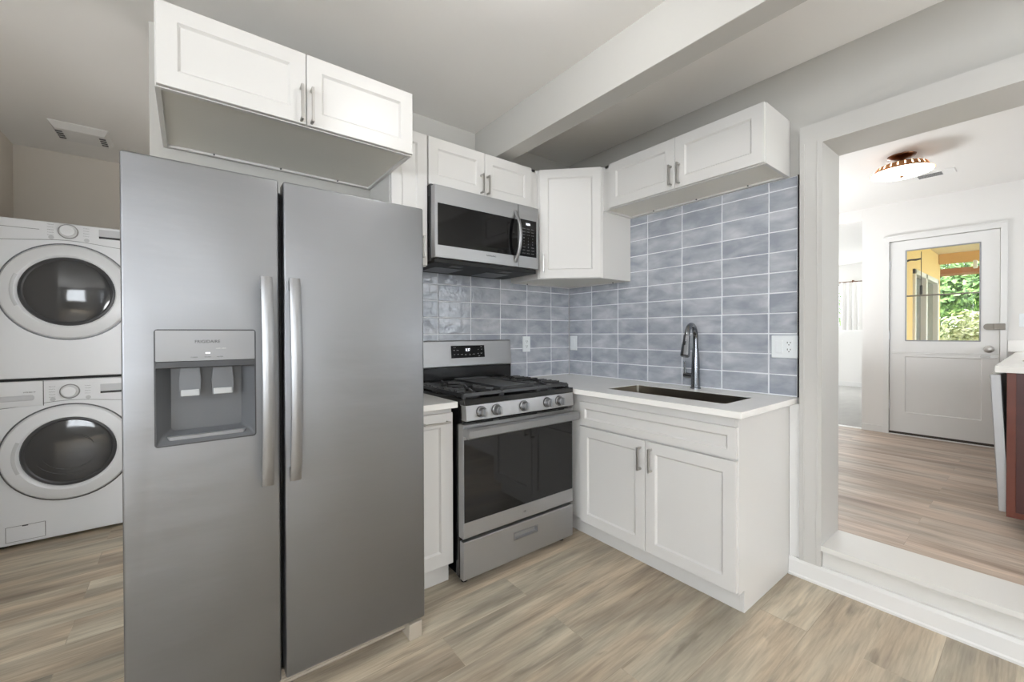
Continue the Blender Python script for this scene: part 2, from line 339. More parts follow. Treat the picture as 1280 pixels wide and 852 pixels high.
# back wall of the kitchen and its laundry side
struct('wall_back', box(-2.62, .24, .008, .12, -.05, CZ), WALL)
bm = NB()
bx(bm, .008, .22, -1.75, .05, -.05, CZ); bx(bm, .008, .22, -1.75, -3.6, 2.19, CZ); bx(bm, .008, .22, -6.8, -3.6, -.05, CZ); bx(bm, .008, .236, -3.6, -1.75, -.05, .172)
struct('wall_right', bm, WALL)
struct('beam_ceiling', box(-.912, -.797, -6.6, .008, 2.395, CZ + .01, b=.002), WALL)
bm = NB(); bx(bm, -5.12, -5.0, -6.8, .0, -.05, CZ)
bm = cut(bm, box(-5.2, -4.9, -4.7, -2.1, .9, 2.3)); struct('wall_left', bm, WALL)
bm = box(-5.12, .22, -6.75, -6.6, -.05, CZ); bm = cut(bm, box(-4.45, -2.75, -6.9, -6.5, .85, 2.35)); struct('wall_front', bm, WALL)
struct('wall_laundry_back', box(-3.62, .0, 2.17, 2.3, -.05, CZ), WALLL)
struct('wall_laundry_left', box(-3.6, -3.488, -.12, 2.3, -.05, CZ), WALLL)
struct('wall_left_back', box(-5.12, -3.6, -.12, .0, -.05, CZ), WALL)
struct('wall_laundry_right', box(-2.0, -1.9, .12, 2.17, -.05, CZ), WALLL)
# windows behind the camera
def window(name, M, w, h, nx=2, nz=2):
    bm = NB(); f = .045
    for a in ((-w / 2, -w / 2 + f, 0, h), (w / 2 - f, w / 2, 0, h), (-w / 2, w / 2, 0, f), (-w / 2, w / 2, h - f, h)): bx(bm, a[0], a[1], -.03, .03, a[2], a[3], .003)
    for i in range(1, nx): x = -w / 2 + w * i / nx; bx(bm, x - .012, x + .012, -.012, .012, f, h - f)
    for i in range(1, nz): z = h * i / nz; bx(bm, -w / 2 + f, w / 2 - f, -.012, .012, z - .012, z + .012)
    o = struct(name, xf(bm, M), TRIM); g = box(-w / 2 + f, w / 2 - f, -.003, .003, f, h - f); obj('pane', xf(g, M), PANE, o); return o
window('window_3', T(-3.6, -6.68, .85), 1.7, 1.5, 3, 3)
window('window_4', T(-5.06, -3.4, .9) @ Matrix.Rotation(PI / 2, 4, 'Z'), 2.6, 1.4, 4, 3)

# opening to the dining room: lining, casing, raised sill, baseboard
LY0, LY1 = -1.749, -3.6
bm = NB()
loft(bm, [[(x, y, z) for y, z in ((-1.657, .0925), (-1.657, 2.289), (-3.7, 2.289), (-3.7, 2.19), (-1.749, 2.19), (-1.749, .0925))] for x in (.0075, -.03)])
for y in (-1.675, -1.731): bx(bm, -.033, -.03, y - .002, y + .002, .1, 2.2)
struct('trim_opening', bm, CASING)
struct('trim_gap_brightener', box(-.014, .007, -1.6565, -1.6085, .0925, .883), TRIM)  # added white board that brightens the shaded wall gap beside the cabinet
bm = NB(); bx(bm, -.0305, .241, -1.7515, -1.744, .2, 2.187); bx(bm, -.0305, .241, -3.59, -1.744, 2.187, 2.1935); bx(bm, -.0305, .241, -3.6, -3.59, .2, 2.1935)
struct('trim_lining', bm, CASING)
struct('trim_sill', box(-.034, .241, -3.6, -1.7495, .174, .2, b=.003, seg=2), TRIMH)
struct('trim_riser', box(-.003, .008, -3.6, -1.7495, .09, .174), TRIMH)
bm = NB()
loft(bm, [[(x, y, z) for x, z in ((.0079, 0), (-.034, 0), (-.034, .010), (-.028, .016), (-.0265, .076), (-.022, .092), (.0079, .092))] for y in (-1.6085, -6.6)])
struct('baseboard_right', bm, TRIM)
struct('trim_casing_dining', box(.22, .245, -1.743, -1.65, F2, 2.28, b=.002), TRIM)
# dining room
struct('wall_dining_left', box(.22, XD, 1.5, 1.6, -.05, CZ2), WALLW)
struct('wall_dining_right', cut(box(.0, XD + .1, -5.2, -5.08, -.05, CZ2), box(1.0, 2.8, -5.3, -5.0, 1.1, 2.4)), WALLW)
window('window_5', T(1.9, -5.14, 1.1), 1.8, 1.3, 3, 2)
bm = box(XD, XD + .12, -5.2, -1.17, -.05, CZ2); bm = cut(bm, box(XD - .1, XD + .3, -2.168, -1.398, .1, 2.212)); struct('wall_door', bm, WALLW)
struct('trim_header', box(XD, XD + .12, -1.17, 1.6, 2.49, CZ2, b=.002), WALLW)
struct('wall_living_south', box(XD + .02, 6.35, -1.30, -1.19, -.05, CZ2), WALLW)
struct('wall_living_south', box(6.25, 8.2, -1.19, -.85, -.05, CZ2), WALLW)
struct('wall_living_north', box(XD, 8.2, 2.5, 2.6, -.05, CZ2), WALLW)
bm = box(8.0, 8.12, -.9, 2.5, -.05, CZ2); bm = cut(bm, box(7.9, 8.3, -.5, .9, 1.34, 2.25)); struct('wall_living_east', bm, WALLW)
window('window_1', T(8.06, .2, 1.34) @ Matrix.Rotation(PI / 2, 4, 'Z'), 1.4, .91, 2, 1)
struct('baseboard_living', box(7.985, 8.0, -.85, 2.5, F2 - .004, F2 + .09), TRIM)
struct('baseboard_door_wall', box(XD - .016, XD, -1.353, -1.17, F2, F2 + .072, b=.003), TRIM)
struct('trim_threshold', box(XD - .01, XD + .06, -1.17, 1.5, F2 - .002, F2 + .007, b=.002), TRIM)
bm = NB()
loft(bm, [[(x, y, z) for y, z in ((-1.353, F2), (-1.353, 2.27), (-2.209, 2.27), (-2.209, F2), (-2.168, F2), (-2.168, 2.212), (-1.398, 2.212), (-1.398, F2))] for x in (XD, XD - .022)])
bx(bm, XD - .028, XD - .0222, -2.212, -1.350, 2.256, 2.272, .002)
struct('trim_door_casing', bm, TRIM)
struct('trim_door_threshold', box(XD - .005, XD + .12, -2.168, -1.398, F2, F2 + .0295, b=.002), mat('bronze_threshold', (58, 50, 44), .5))
struct('trim_door_strip', box(XD - .03, XD - .006, -2.168, -1.398, F2, F2 + .008, b=.002), TRIM)

# Dutch door (local: x = -world y, front face = -y -> world -x)
RZ = -PI / 2
dr = thing('door_1', 'white Dutch door with a glazed upper half beside the counter', 'door', (XD + .02, -1.783, F2 + .03), RZ); dr['kind'] = 'structure'
w2 = .382
def leaf_frame(z0, z1, hx0, hx1, hz0, hz1, back):
    bm = NB(); f = -.02; c = .0015
    loops = [rr(-w2, w2, z0, z1, .022), rr(-w2, w2, z0, z1, f + c), rr(-w2 + c, w2 - c, z0 + c, z1 - c, f), rr(hx0, hx1, hz0, hz1, f), rr(hx0 + .004, hx1 - .004, hz0 + .004, hz1 - .004, f + .009)]
    if back: return loft(bm, loops)
    loops += [rr(hx0 + .004, hx1 - .004, hz0 + .004, hz1 - .004, .022)]
    loft(bm, loops, False, False); vs = None
    # close the back as a ring
    loft(bm, [rr(-w2, w2, z0, z1, .022), rr(hx0 + .004, hx1 - .004, hz0 + .004, hz1 - .004, .022)], False, False)
    bmesh.ops.remove_doubles(bm, verts=bm.verts[:], dist=1e-5); bmesh.ops.recalc_face_normals(bm, faces=bm.faces[:]); return bm
zb = F2 + .03
gx0, gx1 = 1.525 - 1.783, 2.046 - 1.783
up_ = obj('upper_leaf', leaf_frame(1.042 - zb, 2.208 - zb, gx0, gx1, 1.163 - zb, 2.104 - zb, False), TRIM, dr)
lo_ = obj('lower_leaf', leaf_frame(0, 1.0405 - zb, 1.522 - 1.783, 2.055 - 1.783, .415 - zb, 1.0 - zb, True), TRIM, dr)
obj('pane', box(gx0, gx1, -.002, .002, 1.163 - zb, 2.104 - zb), PANE, up_)
bm = NB(); bx(bm, gx0, gx1, -.010, .010, 1.622 - zb, 1.636 - zb, .001)
obj('muntin', bm, ZINC, up_)
bm = NB()
for a in ((gx0 - .003, gx0 + .008, 1.163, 2.104), (gx1 - .008, gx1 + .003, 1.163, 2.104), (gx0, gx1, 1.160, 1.172), (gx0, gx1, 2.095, 2.107)): bx(bm, a[0], a[1], -.024, -.012, a[2] - zb, a[3] - zb, .001)
obj('window_bead', bm, LGREYP, up_)
obj('shelf_lip', box(-w2 + .002, w2 - .03, -.026, -.019, 1.030 - zb, 1.036 - zb, b=.001), TRIM, lo_)
kn = NB(); lathe(kn, [(.034, 0), (.034, -.006), (.030, -.010), (.013, -.012), (.011, -.035), (.026, -.042), (.031, -.055), (.027, -.068), (.012, -.073), (.001, -.0735)], (2.10 - 1.783, -.02, 1.092 - zb), 'y', 28)
obj('knob', kn, NICKEL, up_, label='polished round knob')
bm = NB(); loft(bm, [rr(2.045 - 1.783, 2.155 - 1.783, 1.008 - zb, 1.034 - zb, -.02, .010), rr(2.045 - 1.783, 2.155 - 1.783, 1.008 - zb, 1.034 - zb, -.032, .010)]); bx(bm, 2.06 - 1.783, 2.11 - 1.783, -.045, -.03, 1.016 - zb, 1.026 - zb, .002)
obj('bolt', bm, NICKEL, lo_, label='horizontal slide bolt')
bm = NB(); loft(bm, [rr(2.065 - 1.783, 2.175 - 1.783, 1.272 - zb, 1.330 - zb, -.02, .026), rr(2.065 - 1.783, 2.175 - 1.783, 1.272 - zb, 1.330 - zb, -.034, .026)]); bx(bm, 2.13 - 1.783, 2.20 - 1.783, -.048, -.032, 1.272 - zb, 1.330 - zb, .003)
for zz in (1.285, 1.315): lathe(bm, [(.006, 0), (.006, -.006)], (2.155 - 1.783, -.048, zz - zb), 'y', 12)
obj('latch', bm, ZINC, up_, label='large pewter surface latch')
for zz in (1.965, 1.22): obj('hinge', box(-w2 - .016, -w2 + .006, -.036, -.018, zz - .045 - zb, zz + .045 - zb, b=.003), APPW, up_)
obj('hinge', box(-w2 - .016, -w2 + .006, -.036, -.018, .49 - .045 - zb, .49 + .045 - zb, b=.003), APPW, lo_)

# ------------------------------------------------------------------ tiled backsplashes
TH, TW, Z0, T1, B1 = .109, .2516, 1.2468, .2451, .2009
def tiles(bm, u0, u1, z0, z1, place, ufirst):
    """tiles between u0..u1 (distance from the corner), z0..z1; place(u,z,d)->xyz, d = out of the wall"""
    tone = bm.loops.layers.color.new('tone') if 'tone' not in bm.loops.layers.color else bm.loops.layers.color['tone']
    g = .0031; us = [0, ufirst]
    while us[-1] < u1: us.append(us[-1] + TW)
    k0 = math.floor((z0 - Z0) / TH); 
    for i in range(len(us) - 1):
        a, b = max(us[i], u0) + g, min(us[i + 1], u1) - g
        if b - a < .01: continue
        k = k0
        while Z0 + k * TH < z1 - .002:
            c, d = max(Z0 + k * TH, z0) + g, min(Z0 + (k + 1) * TH, z1) - g; k += 1
            if d - c < .006: continue
            w = lambda: random.uniform(-.0007, .0007)
            e = .0025; th = [random.uniform(-.0009, .0009) for _ in range(4)]
            P = [(a + w(), c + w()), (b + w(), c + w()), (b + w(), d + w()), (a + w(), d + w())]
            lp0 = [place(u, z, -.006) for u, z in P]; lp1 = [place(u, z, -.0018) for u, z in P]
            cx, cz = (a + b) / 2, (c + d) / 2
            Q = [(u + e * (1 if u < cx else -1), z + e * (1 if z < cz else -1)) for u, z in P]
            lp2 = [place(u, z, 0.0 + t) for (u, z), t in zip(Q, th)]
            vs = [[bm.verts.new(p) for p in lp] for lp in (lp0, lp1, lp2)]
            t1_, t2_, t3_ = random.random(), random.random(), random.random(); fs = []
            for A, B in zip(vs, vs[1:]):
                for n in range(4): fs.append(bm.faces.new((A[n], A[(n + 1) % 4], B[(n + 1) % 4], B[n])))
            fs.append(bm.faces.new(vs[-1]))
            for f in fs:
                for l in f.loops: l[tone] = (t1_, t2_, t3_, 1)
    bmesh.ops.recalc_face_normals(bm, faces=bm.faces[:])
    return bm
bs = thing('tile_backsplash', 'blue-grey glazed tile backsplash on the wall behind the stove', 'backsplash', (-.87, .008, .916))
bm = tiles(NB(), 0, 1.75, .916, 1.70, lambda u, z, d: (-u + .87, -.008 - d, z - .916), B1)
obj('tiles', bm, TILE, bs, smooth=False)
obj('grout', box(-.88, .87, -.0055, -.0005, 0, 1.70 - .916), GROUT, bs)
bs2 = thing('tile_backsplash', 'tall blue-grey glazed tile backsplash above the sink with black metal end edge', 'backsplash', (.008, -.82, .916), RZ)
bm = tiles(NB(), 0, 1.6385, .916, 2.0645, lambda u, z, d: (u - .82, -.008 - d, z - .916), T1)
obj('tiles', bm, TILE, bs2, smooth=False)
obj('grout', box(-.82, .8200, -.0055, -.0005, 0, 2.0635 - .916), GROUT, bs2)
obj('edge_strip', box(.8190, .8235, -.0105, -.0005, 0, 2.0660 - .916), GROUTE, bs2, label='black metal tile edge')

# ------------------------------------------------------------------ upper cabinets
UT = 2.357
def upper(name, label, loc, rot, w, z0, z1, depth, doors, filler=None, hz=None, hx=(), hl=.12, gap=.003, dtop=0., lip=.012, screws=True):
    """wall cabinet; local x right, wall at y=0, box front at -depth, door front at -(depth+.019)"""
    t = thing(name, label, 'cabinet', loc, rot)
    H = z1 - z0; bm = NB(); th = .016
    bx(bm, 0, th, -depth, 0, 0, H, .0008); bx(bm, w - th, w, -depth, 0, 0, H, .0008)
    bx(bm, th, w - th, -depth, 0, H - th, H); bx(bm, th, w - th, -depth + .002, -.002, lip, lip + .014)
    bx(bm, th, w - th, -.018, 0, 0, H - .01); bx(bm, th, w - th, -depth, -depth + .018, 0, H)
    obj('body', bm, CAB, t)
    obj('underside_panel', box(th, w - th, -depth + .018, -.018, lip - .002, lip, ), CABIN, t)
    for i, (a, b) in enumerate(doors):
        d = obj('door', shaker(a, b, gap, H - gap - dtop, -depth - .0008), CAB, t)
        if i < len(hx) and hx[i] is not None: pull(d, hx[i], hz - z0, -depth - .0198, hl)
    if screws:
        for k in range(3):
            x = w * (.2 + .3 * k); obj('screw', tube(NB(), [(x, -.0175, .006), (x, -.024, .006)], .004, 8), DSTEEL, t)
    return t
# over the refrigerator: 36 in wide, 24 in deep
upper('wall_cabinet', 'wide white two-door cabinet hanging high above the refrigerator', (-2.574, 0, 2.0916), 0, .926, 2.0916, 2.380, .579,
      [(.004, .4645), (.4675, .922)], hz=2.168, hx=(.446, .484), hl=.138)
upper('wall_cabinet', 'tall narrow white cabinet between the refrigerator cabinet and the microwave', (-1.646, 0, 1.628), 0, .211, 1.628, UT, .296,
      [(.003, .208)], hz=1.73, hx=(.178,), hl=.12)
upper('wall_cabinet', 'short white two-door cabinet directly above the microwave', (-1.434, 0, 2.085), 0, .8245, 2.085, UT, .296,
      [(.0055, .3815), (.3845, .7595)], hz=2.158, hx=(.353, .3985), hl=.115)
upper('wall_cabinet', 'long low white two-door cabinet above the sink tiles', (0, -.6095, 2.0646), RZ, .9935, 2.0646, UT, .297,
      [(.06, .5255), (.5285, .9905)], hz=2.143, hx=(.507, .558), hl=.115)
# diagonal corner cabinet
cc = thing('corner_cabinet', 'white diagonal corner wall cabinet with one tall shaker door', 'cabinet', (0, 0, 1.62))
H = UT - 1.62; a_, b_ = .609, .302
poly = [(0, 0), (-a_, 0), (-a_, -b_), (-b_, -a_), (0, -a_)]; poly = [(min(x, -.001), min(y, -.001)) for x, y in poly]
def inset(p, d):  # toward centroid
    cx = sum(q[0] for q in p) / len(p); cy = sum(q[1] for q in p) / len(p)
    return [(cx + (x - cx) * (1 - d), cy + (y - cy) * (1 - d)) for x, y in p]
ins = inset(poly, .06)
bm = loft(NB(), [[(x, y, .012) for x, y in ins], [(x, y, 0) for x, y in ins], [(x, y, 0) for x, y in poly], [(x, y, H) for x, y in poly]])
obj('body', bm, CAB, cc)
obj('underside_panel', prism(NB(), inset(poly, .065), .008, .0115), CABIN, cc)
dl = math.hypot(a_ - b_, a_ - b_)
M = T(-(a_ + b_) / 2, -(a_ + b_) / 2, 0) @ Matrix.Rotation(-PI / 4, 4, 'Z')
dd = obj('door', xf(shaker(-dl / 2 + .012, dl / 2 - .012, .003, H - .003, -.0008), M), CAB, cc)
hb = NB(); hxp = -dl / 2 + .042; bx(hb, hxp - .005, hxp + .005, -.055, -.047, .042, .162, .0012)
for z in (.048, .156): bx(hb, hxp - .005, hxp + .005, -.050, -.0198, z - .005, z + .005, .001)
obj('handle', xf(hb, M), NICKEL, dd, label='satin nickel bar pull')
for k in ((-.5, -.06), (-.06, -.5)): obj('screw', tube(NB(), [(k[0], k[1], .0), (k[0], k[1], -.008)], .004, 8), DSTEEL, cc)

# ------------------------------------------------------------------ base cabinets and counters
bc = thing('base_cabinet', 'white base cabinet under the sink with a false drawer over two doors', 'cabinet', (0, -.03, 0), RZ)
# local x = -(y) - .03 ; local y = world x
X = lambda y: -y - .03
bm = NB(); e = -1.607
bx(bm, X(e) - .018, X(e), -.594, .0, .1, .884, .001); bx(bm, X(e) - .018, X(e), -.538, 0, .0, .102, .001)
bx(bm, X(-.05), X(e) - .018, -.594, -.576, .10, .884); bx(bm, X(-.05), X(e) - .018, -.594, -.1, .10, .116); bx(bm, X(-.05), X(-.07), -.594, 0, .1, .884); bx(bm, X(-.07), X(e), -.012, 0, .1, .884)
obj('body', bm, CAB, bc)
obj('toe_kick', box(X(-.05), X(e) - .018, -.538, -.522, 0, .102), CAB, bc)
obj('drawer_front', shaker(X(-.689), X(-1.604), .7, .838, -.5945, st=.038), CAB, bc)
d = obj('door', shaker(X(-.689), X(-1.1445), .112, .689, -.5945), CAB, bc); pull(d, X(-1.121), .595, -.6137, .122)
d = obj('door', shaker(X(-1.1475), X(-1.604), .112, .689, -.5945), CAB, bc); pull(d, X(-1.186), .598, -.6137, .122)

nb = thing('base_cabinet', 'narrow white base cabinet between the refrigerator and the stove', 'cabinet', (-1.4485, 0, 0))
bm = NB(); bx(bm, -.272, 0, -.594, -.03, .1, .884, .001); obj('body', bm, CAB, nb)
obj('toe_kick', box(-.272, -.004, -.565, -.54, 0, .102), CAB, nb)
d = obj('door', shaker(-.270, -.003, .107, .859, -.5945, st=.066), CAB, nb); pull(d, -.1, .818, -.6137, .14, vertical=False)

# counters
SX0, SX1, SY0, SY1 = -.477, -.168, -1.494, -.782
bm = prism(NB(), [(0.0, 0.0), (-.6725, 0.0), (-.6725, -.64), (-.6435, -.655), (-.6435, -1.6394), (0, -1.6394)], 0, .0295)
bmesh.ops.bevel(bm, geom=[e_ for e_ in bm.edges], offset=.0015, segments=1, affect='EDGES')
cutb = loft(NB(), [rr(SX0, SX1, SY0, SY1, -.05, .02, 5, 'xy'), rr(SX0, SX1, SY0, SY1, .08, .02, 5, 'xy')])
ct = obj('countertop', cut(bm, cutb), QUARTZ, loc=(0, 0, .8845)); tag(ct, 'white quartz countertop with sink cutout in the corner right of the stove', 'countertop')
ct2 = obj('countertop', box(-.286, .0, -.64, 0, 0, .0295, b=.0015), QUARTZ, loc=(-1.437, 0, .8845)); tag(ct2, 'small white quartz countertop between refrigerator and stove', 'countertop')
# sink
sk = thing('kitchen_sink', 'brushed steel undermount sink set in the corner countertop', 'sink', ((SX0 + SX1) / 2, (SY0 + SY1) / 2, .684))
hx_, hy_ = (SX1 - SX0) / 2 - .0012, (SY1 - SY0) / 2 - .0012
bm = loft(NB(), [rr(-hx_, hx_, -hy_, hy_, .2265, .019, 5, 'xy'), rr(-hx_ + .004, hx_ - .004, -hy_ + .004, hy_ - .004, .02, .022, 5, 'xy'), rr(-hx_ + .02, hx_ - .02, -hy_ + .02, hy_ - .02, .004, .015, 5, 'xy')], False, True)
for f in bm.faces: f.normal_flip()
obj('basin', bm, SINKS, sk)
obj('drain', lathe(NB(), [(.045, .004), (.045, .007), (.036, .007), (.034, .0055), (.001, .0055)], (.05, 0, 0), 'z', 28), CHROME, sk)
# faucet
fc = thing('faucet', 'tall dark brushed nickel gooseneck faucet behind the sink', 'faucet', (-.058, -1.122, .914))
ang = math.radians(180 + 12); dx, dy = math.cos(ang), math.sin(ang)
bm = lathe(NB(), [(.030, 0), (.030, .006), (.0265, .010), (.0255, .06), (.0245, .12), (.021, .20), (.0175, .245)], (0, 0, 0), 'z', 28); obj('body', bm, CHROME, fc)
pts = []; R_ = .082; zc_ = .302
for k in range(3): pts.append((0, 0, .235 + k * (zc_ - .235) / 3))
for k in range(0, 17):
    a = PI - k * PI * .93 / 16; rad = R_ * (1 + math.cos(a)); pts.append((dx * rad, dy * rad, zc_ + R_ * math.sin(a)))
obj('spout', tube(NB(), pts, .0155, 16), CHROME, fc)
p0 = Vector(pts[-1]); tdir = (Vector(pts[-1]) - Vector(pts[-2])).normalized()
hd = obj('spray_head', tube(NB(), [p0 - tdir * .004, p0, p0 + tdir * .02, p0 + tdir * .075, p0 + tdir * .118, p0 + tdir * .123], [.0155, .019, .0195, .0245, .0265, .022], 20), CHROME, fc)
obj('spray_button', box(-.006, .006, -.004, .004, -.014, .014, b=.002), BLKM, hd, loc=tuple(p0 + tdir * .045 + Vector((dx, dy, 0)) * .021 ))
bm = NB(); tube(bm, [(0, .015, .075), (0, .072, .078)], .0165, 18); obj('valve', bm, CHROME, fc)
obj('lever', tube(NB(), [(-.004, .064, .085), (-.006, .066, .12), (-.01, .066, .165)], [.0075, .0065, .0055], 12), CHROME, fc)

# outlets
def plate(name, label, loc, rot, w, h, kind):
    t = thing(name, label, 'outlet', loc, rot)
    obj('plate', loft(NB(), [rr(-w / 2, w / 2, -h / 2, h / 2, 0, .004), rr(-w / 2, w / 2, -h / 2, h / 2, -.003, .004), rr(-w / 2 + .003, w / 2 - .003, -h / 2 + .003, h / 2 - .003, -.006, .003)]), PLATE, t)
    def recept(cx):
        r = obj('receptacle', loft(NB(), [rr(cx - .0165, cx + .0165, -.034, .034, -.005, .004), rr(cx - .0165, cx + .0165, -.034, .034, -.0085, .004)]), PLATE, t)
        bm = NB()
        for s in (-1, 1):
            z = s * .018
            bx(bm, cx - .0085, cx - .0055, -.0092, -.008, z, z + .009); bx(bm, cx + .0055, cx + .0085, -.0092, -.008, z + .001, z + .008)
            lathe(bm, [(.0028, 0), (.0028, -.0012)], (cx, -.0082, z - .007), 'y', 10)
        obj('socket_slots', bm, SLOT, r)
    def rocker(cx):
        r = obj('rocker', box(cx - .0165, cx + .0165, -.0085, -.005, -.034, .034, b=.001), PLATE, t)
        obj('rocker_paddle', loft(NB(), [rr(cx - .0135, cx + .0135, -.030, .030, -.0085), rr(cx - .013, cx + .013, -.0295, .0295, -.0105)]), PLATE, r)
    if kind == 'outlet': recept(0)
    if kind == 'double': rocker(-.023); recept(.023)
    if kind == 'switch': rocker(0)
    return t
plate('outlet', 'white outlet cover on blue tiles behind the stove, left of the corner', (-.462, 0.0, 1.171), 0, .074, .118, 'outlet')
plate('outlet', 'narrow white outlet cover on the sink wall tiles right beside the corner', (0.0, -.0545, 1.171), RZ, .074, .118, 'switch')
plate('outlet', 'white double cover with rocker switch and outlet at the tiles right end', (0.0, -1.5795, 1.177), RZ, .122, .119, 'double')
t = plate('light_switch', 'white light switch on the far wall right of the Dutch door', (XD, -2.315, 1.358), RZ, .074, .12, 'switch'); t['category'] = 'switch'

# ------------------------------------------------------------------ refrigerator
def S(p, s=1.05): return tuple(CAM_POS[i] + (p[i] - CAM_POS[i]) * s for i in range(3))
FX = -2.181; FL, FR = -2.6367 - FX, -1.7256 - FX; FY = -.859; FZT, FZB = 1.7643, .0857
SL, SR = -2.2497 - FX, -2.2355 - FX
fr = thing('refrigerator', 'large stainless steel side-by-side refrigerator with ice and water dispenser', 'refrigerator', (FX, 0, 0))
obj('case', box(FL + .006, FR - .006, -.785, -.06, .03, FZT - .02, b=.004), GREYP, fr)
obj('door_gasket', box(FL + .02, FR - .02, -.80, -.784, .09, FZT - .03), BLKM, fr)
def fdoor(x0, x1):
    r = .012; prof = []
    t = bmesh.new(); bmesh.ops.create_cube(t, size=1)
    for v in t.verts: v.co = Vector(((x0 + x1) / 2 + v.co.x * (x1 - x0), (FY - .797) / 2 + v.co.y * (-.797 - FY), (FZT + FZB) / 2 + v.co.z * (FZT - FZB)))
    es = [e_ for e_ in t.edges if all(v.co.y < -.83 for v in e_.verts)] + [e_ for e_ in t.edges if abs(e_.verts[0].co.y - e_.verts[1].co.y) > .01]
    bmesh.ops.bevel(t, geom=es, offset=.007, segments=3, affect='EDGES', profile=.5); return t
DX0, DX1, DZ0, DZ1 = -2.5658 - FX, -2.319 - FX, .926, 1.2646
ld = fdoor(FL, SL)
ld = cut(ld, loft(NB(), [rr(DX0, DX1, DZ0, DZ1, FY - .05, .008), rr(DX0, DX1, DZ0, DZ1, -.805, .008)]))
LD = obj('left_door', ld, FRIDGE, fr)
RD = obj('right_door', fdoor(SR, FR), FRIDGE, fr)
# hinge covers on top are hidden from below; handles
for nm, cxh, par in (('handle', -2.290 - FX, LD), ('handle', -2.209 - FX, RD)):
    loops = []
    for k in range(25):
        u = k / 24; z = .764 + u * (1.437 - .764); bow = math.sin(PI * u) ** .7
        y = -.893 - .036 * bow; hw = .0165
        lp = []
        for (a, b) in ((-hw, .006), (-hw, -.001), (-hw * .6, -.0055), (0, -.007), (hw * .6, -.0055), (hw, -.001), (hw, .006)): lp.append((cxh + a, y + b, z))
        loops.append(lp)
    bm = loft(NB(), loops)
    for z in (.785, 1.415): bx(bm, cxh - .0135, cxh + .0135, -.89, FY + .001, z - .018, z + .018, .002)
    obj('handle', bm, HAND, par, label='bowed polished steel handle')
# dispenser
dp = obj('dispenser_panel', box(DX0 + .001, DX1 - .001, FY - .003, -.84, 1.172, DZ1 - .001, b=.004, seg=2), LGREYP, fr)
xc = (DX0 + DX1) / 2
obj('brand_lettering', text_bm('FRIGIDAIRE', .062, T(-2.4424 - FX, FY - .003, 1.230)), PRINTD, dp)
bm = NB()
for s_, x_ in (('CUBED', -2.4755), ('CRUSHED', -2.4425), ('WATER', -2.4125)): merge(bm, text_bm(s_, .016, T(x_ - FX, FY - .003, 1.183)))
obj('button_lettering', bm, PRINTD, dp)
obj('lock_lettering', text_bm('LOCK  LIGHT', .026, T(-2.409 - FX, FY - .003, 1.2085)), PRINTW, dp)
obj('indicator_light', box(-2.448 - FX, -2.437 - FX, FY - .0045, FY - .002, 1.1935, 1.1965), LED, dp)
nz = 1.172
bm = loft(NB(), [rr(DX0 - .002, DX1 + .002, DZ0 - .002, DZ1 + .002, FY - .0012, .009), rr(DX0 + .002, DX1 - .002, DZ0 + .002, DZ1 - .002, FY - .0012, .006), rr(DX0 + .002, DX1 - .002, DZ0 + .002, DZ1 - .002, FY + .004, .006)], False, False)
obj('dispenser_frame', bm, DGREYP, fr)
bm = NB()   # curved cavity: open front, walls tapering to the rear
loft(bm, [rr(DX0 + .001, DX1 - .001, DZ0 + .001, nz, FY + .001, .006), rr(DX0 + .012, DX1 - .012, DZ0 + .02, nz - .002, -.838, .01), rr(DX0 + .034, DX1 - .034, DZ0 + .034, nz - .004, -.808, .012)], False, True)
obj('dispenser_recess', bm, GREYP, fr)
obj('visor', box(DX0 + .001, DX1 - .001, FY - .002, -.815, 1.152, 1.1725, b=.002), DGREYP, fr)
for (x0, x1, zt) in ((-2.512, -2.459, 1.15), (-2.433, -2.376, 1.15)):
    x0 -= FX; x1 -= FX
    pd = loft(NB(), [[(x0 + .004, -.842, zt), (x1 - .004, -.842, zt), (x1 - .004, -.834, zt), (x0 + .004, -.834, zt)], [(x0, -.846, 1.11), (x1, -.846, 1.11), (x1, -.836, 1.11), (x0, -.836, 1.11)], [(x0 + .002, -.852, 1.066), (x1 - .002, -.852, 1.066), (x1 - .002, -.845, 1.066), (x0 + .002, -.845, 1.066)]])
    p_ = obj('dispenser_paddle', pd, GREYP, fr)
    obj('paddle_tip', box(x0 + .004, x1 - .004, -.8545, -.8425, 1.067, 1.086, b=.002), CLEARP, p_)
bm = loft(NB(), [rr(DX0 + .03, DX1 - .03, -.848, -.812, DZ0 + .012, .006, 4, 'xy'), rr(DX0 + .026, DX1 - .026, -.851, -.810, DZ0 + .022, .006, 4, 'xy')])
obj('drip_tray', bm, LGREYP, fr)
# lower grille and feet
bm = NB(); bx(bm, FL + .02, FR - .02, -.80, -.785, .028, .082, .002)
for k in range(4): bx(bm, FL + .05, FR - .05, -.803, -.799, .036 + k * .011, .041 + k * .011)
obj('toe_grille', bm, BEIGE, fr)
for xx in (FL + .03, FR - .062):
    bm = NB(); bx(bm, xx, xx + .056, -.846, -.72, 0, .066, .003); obj('foot', bm, BEIGE, fr, label='beige roller foot cover')
bm = NB(); 
for k in range(8): bx(bm, SL - .001, SR + .001, -.80, -.79, .09 + k * .006, .093 + k * .006)
obj('seam_vent', bm, DGREYP, fr)

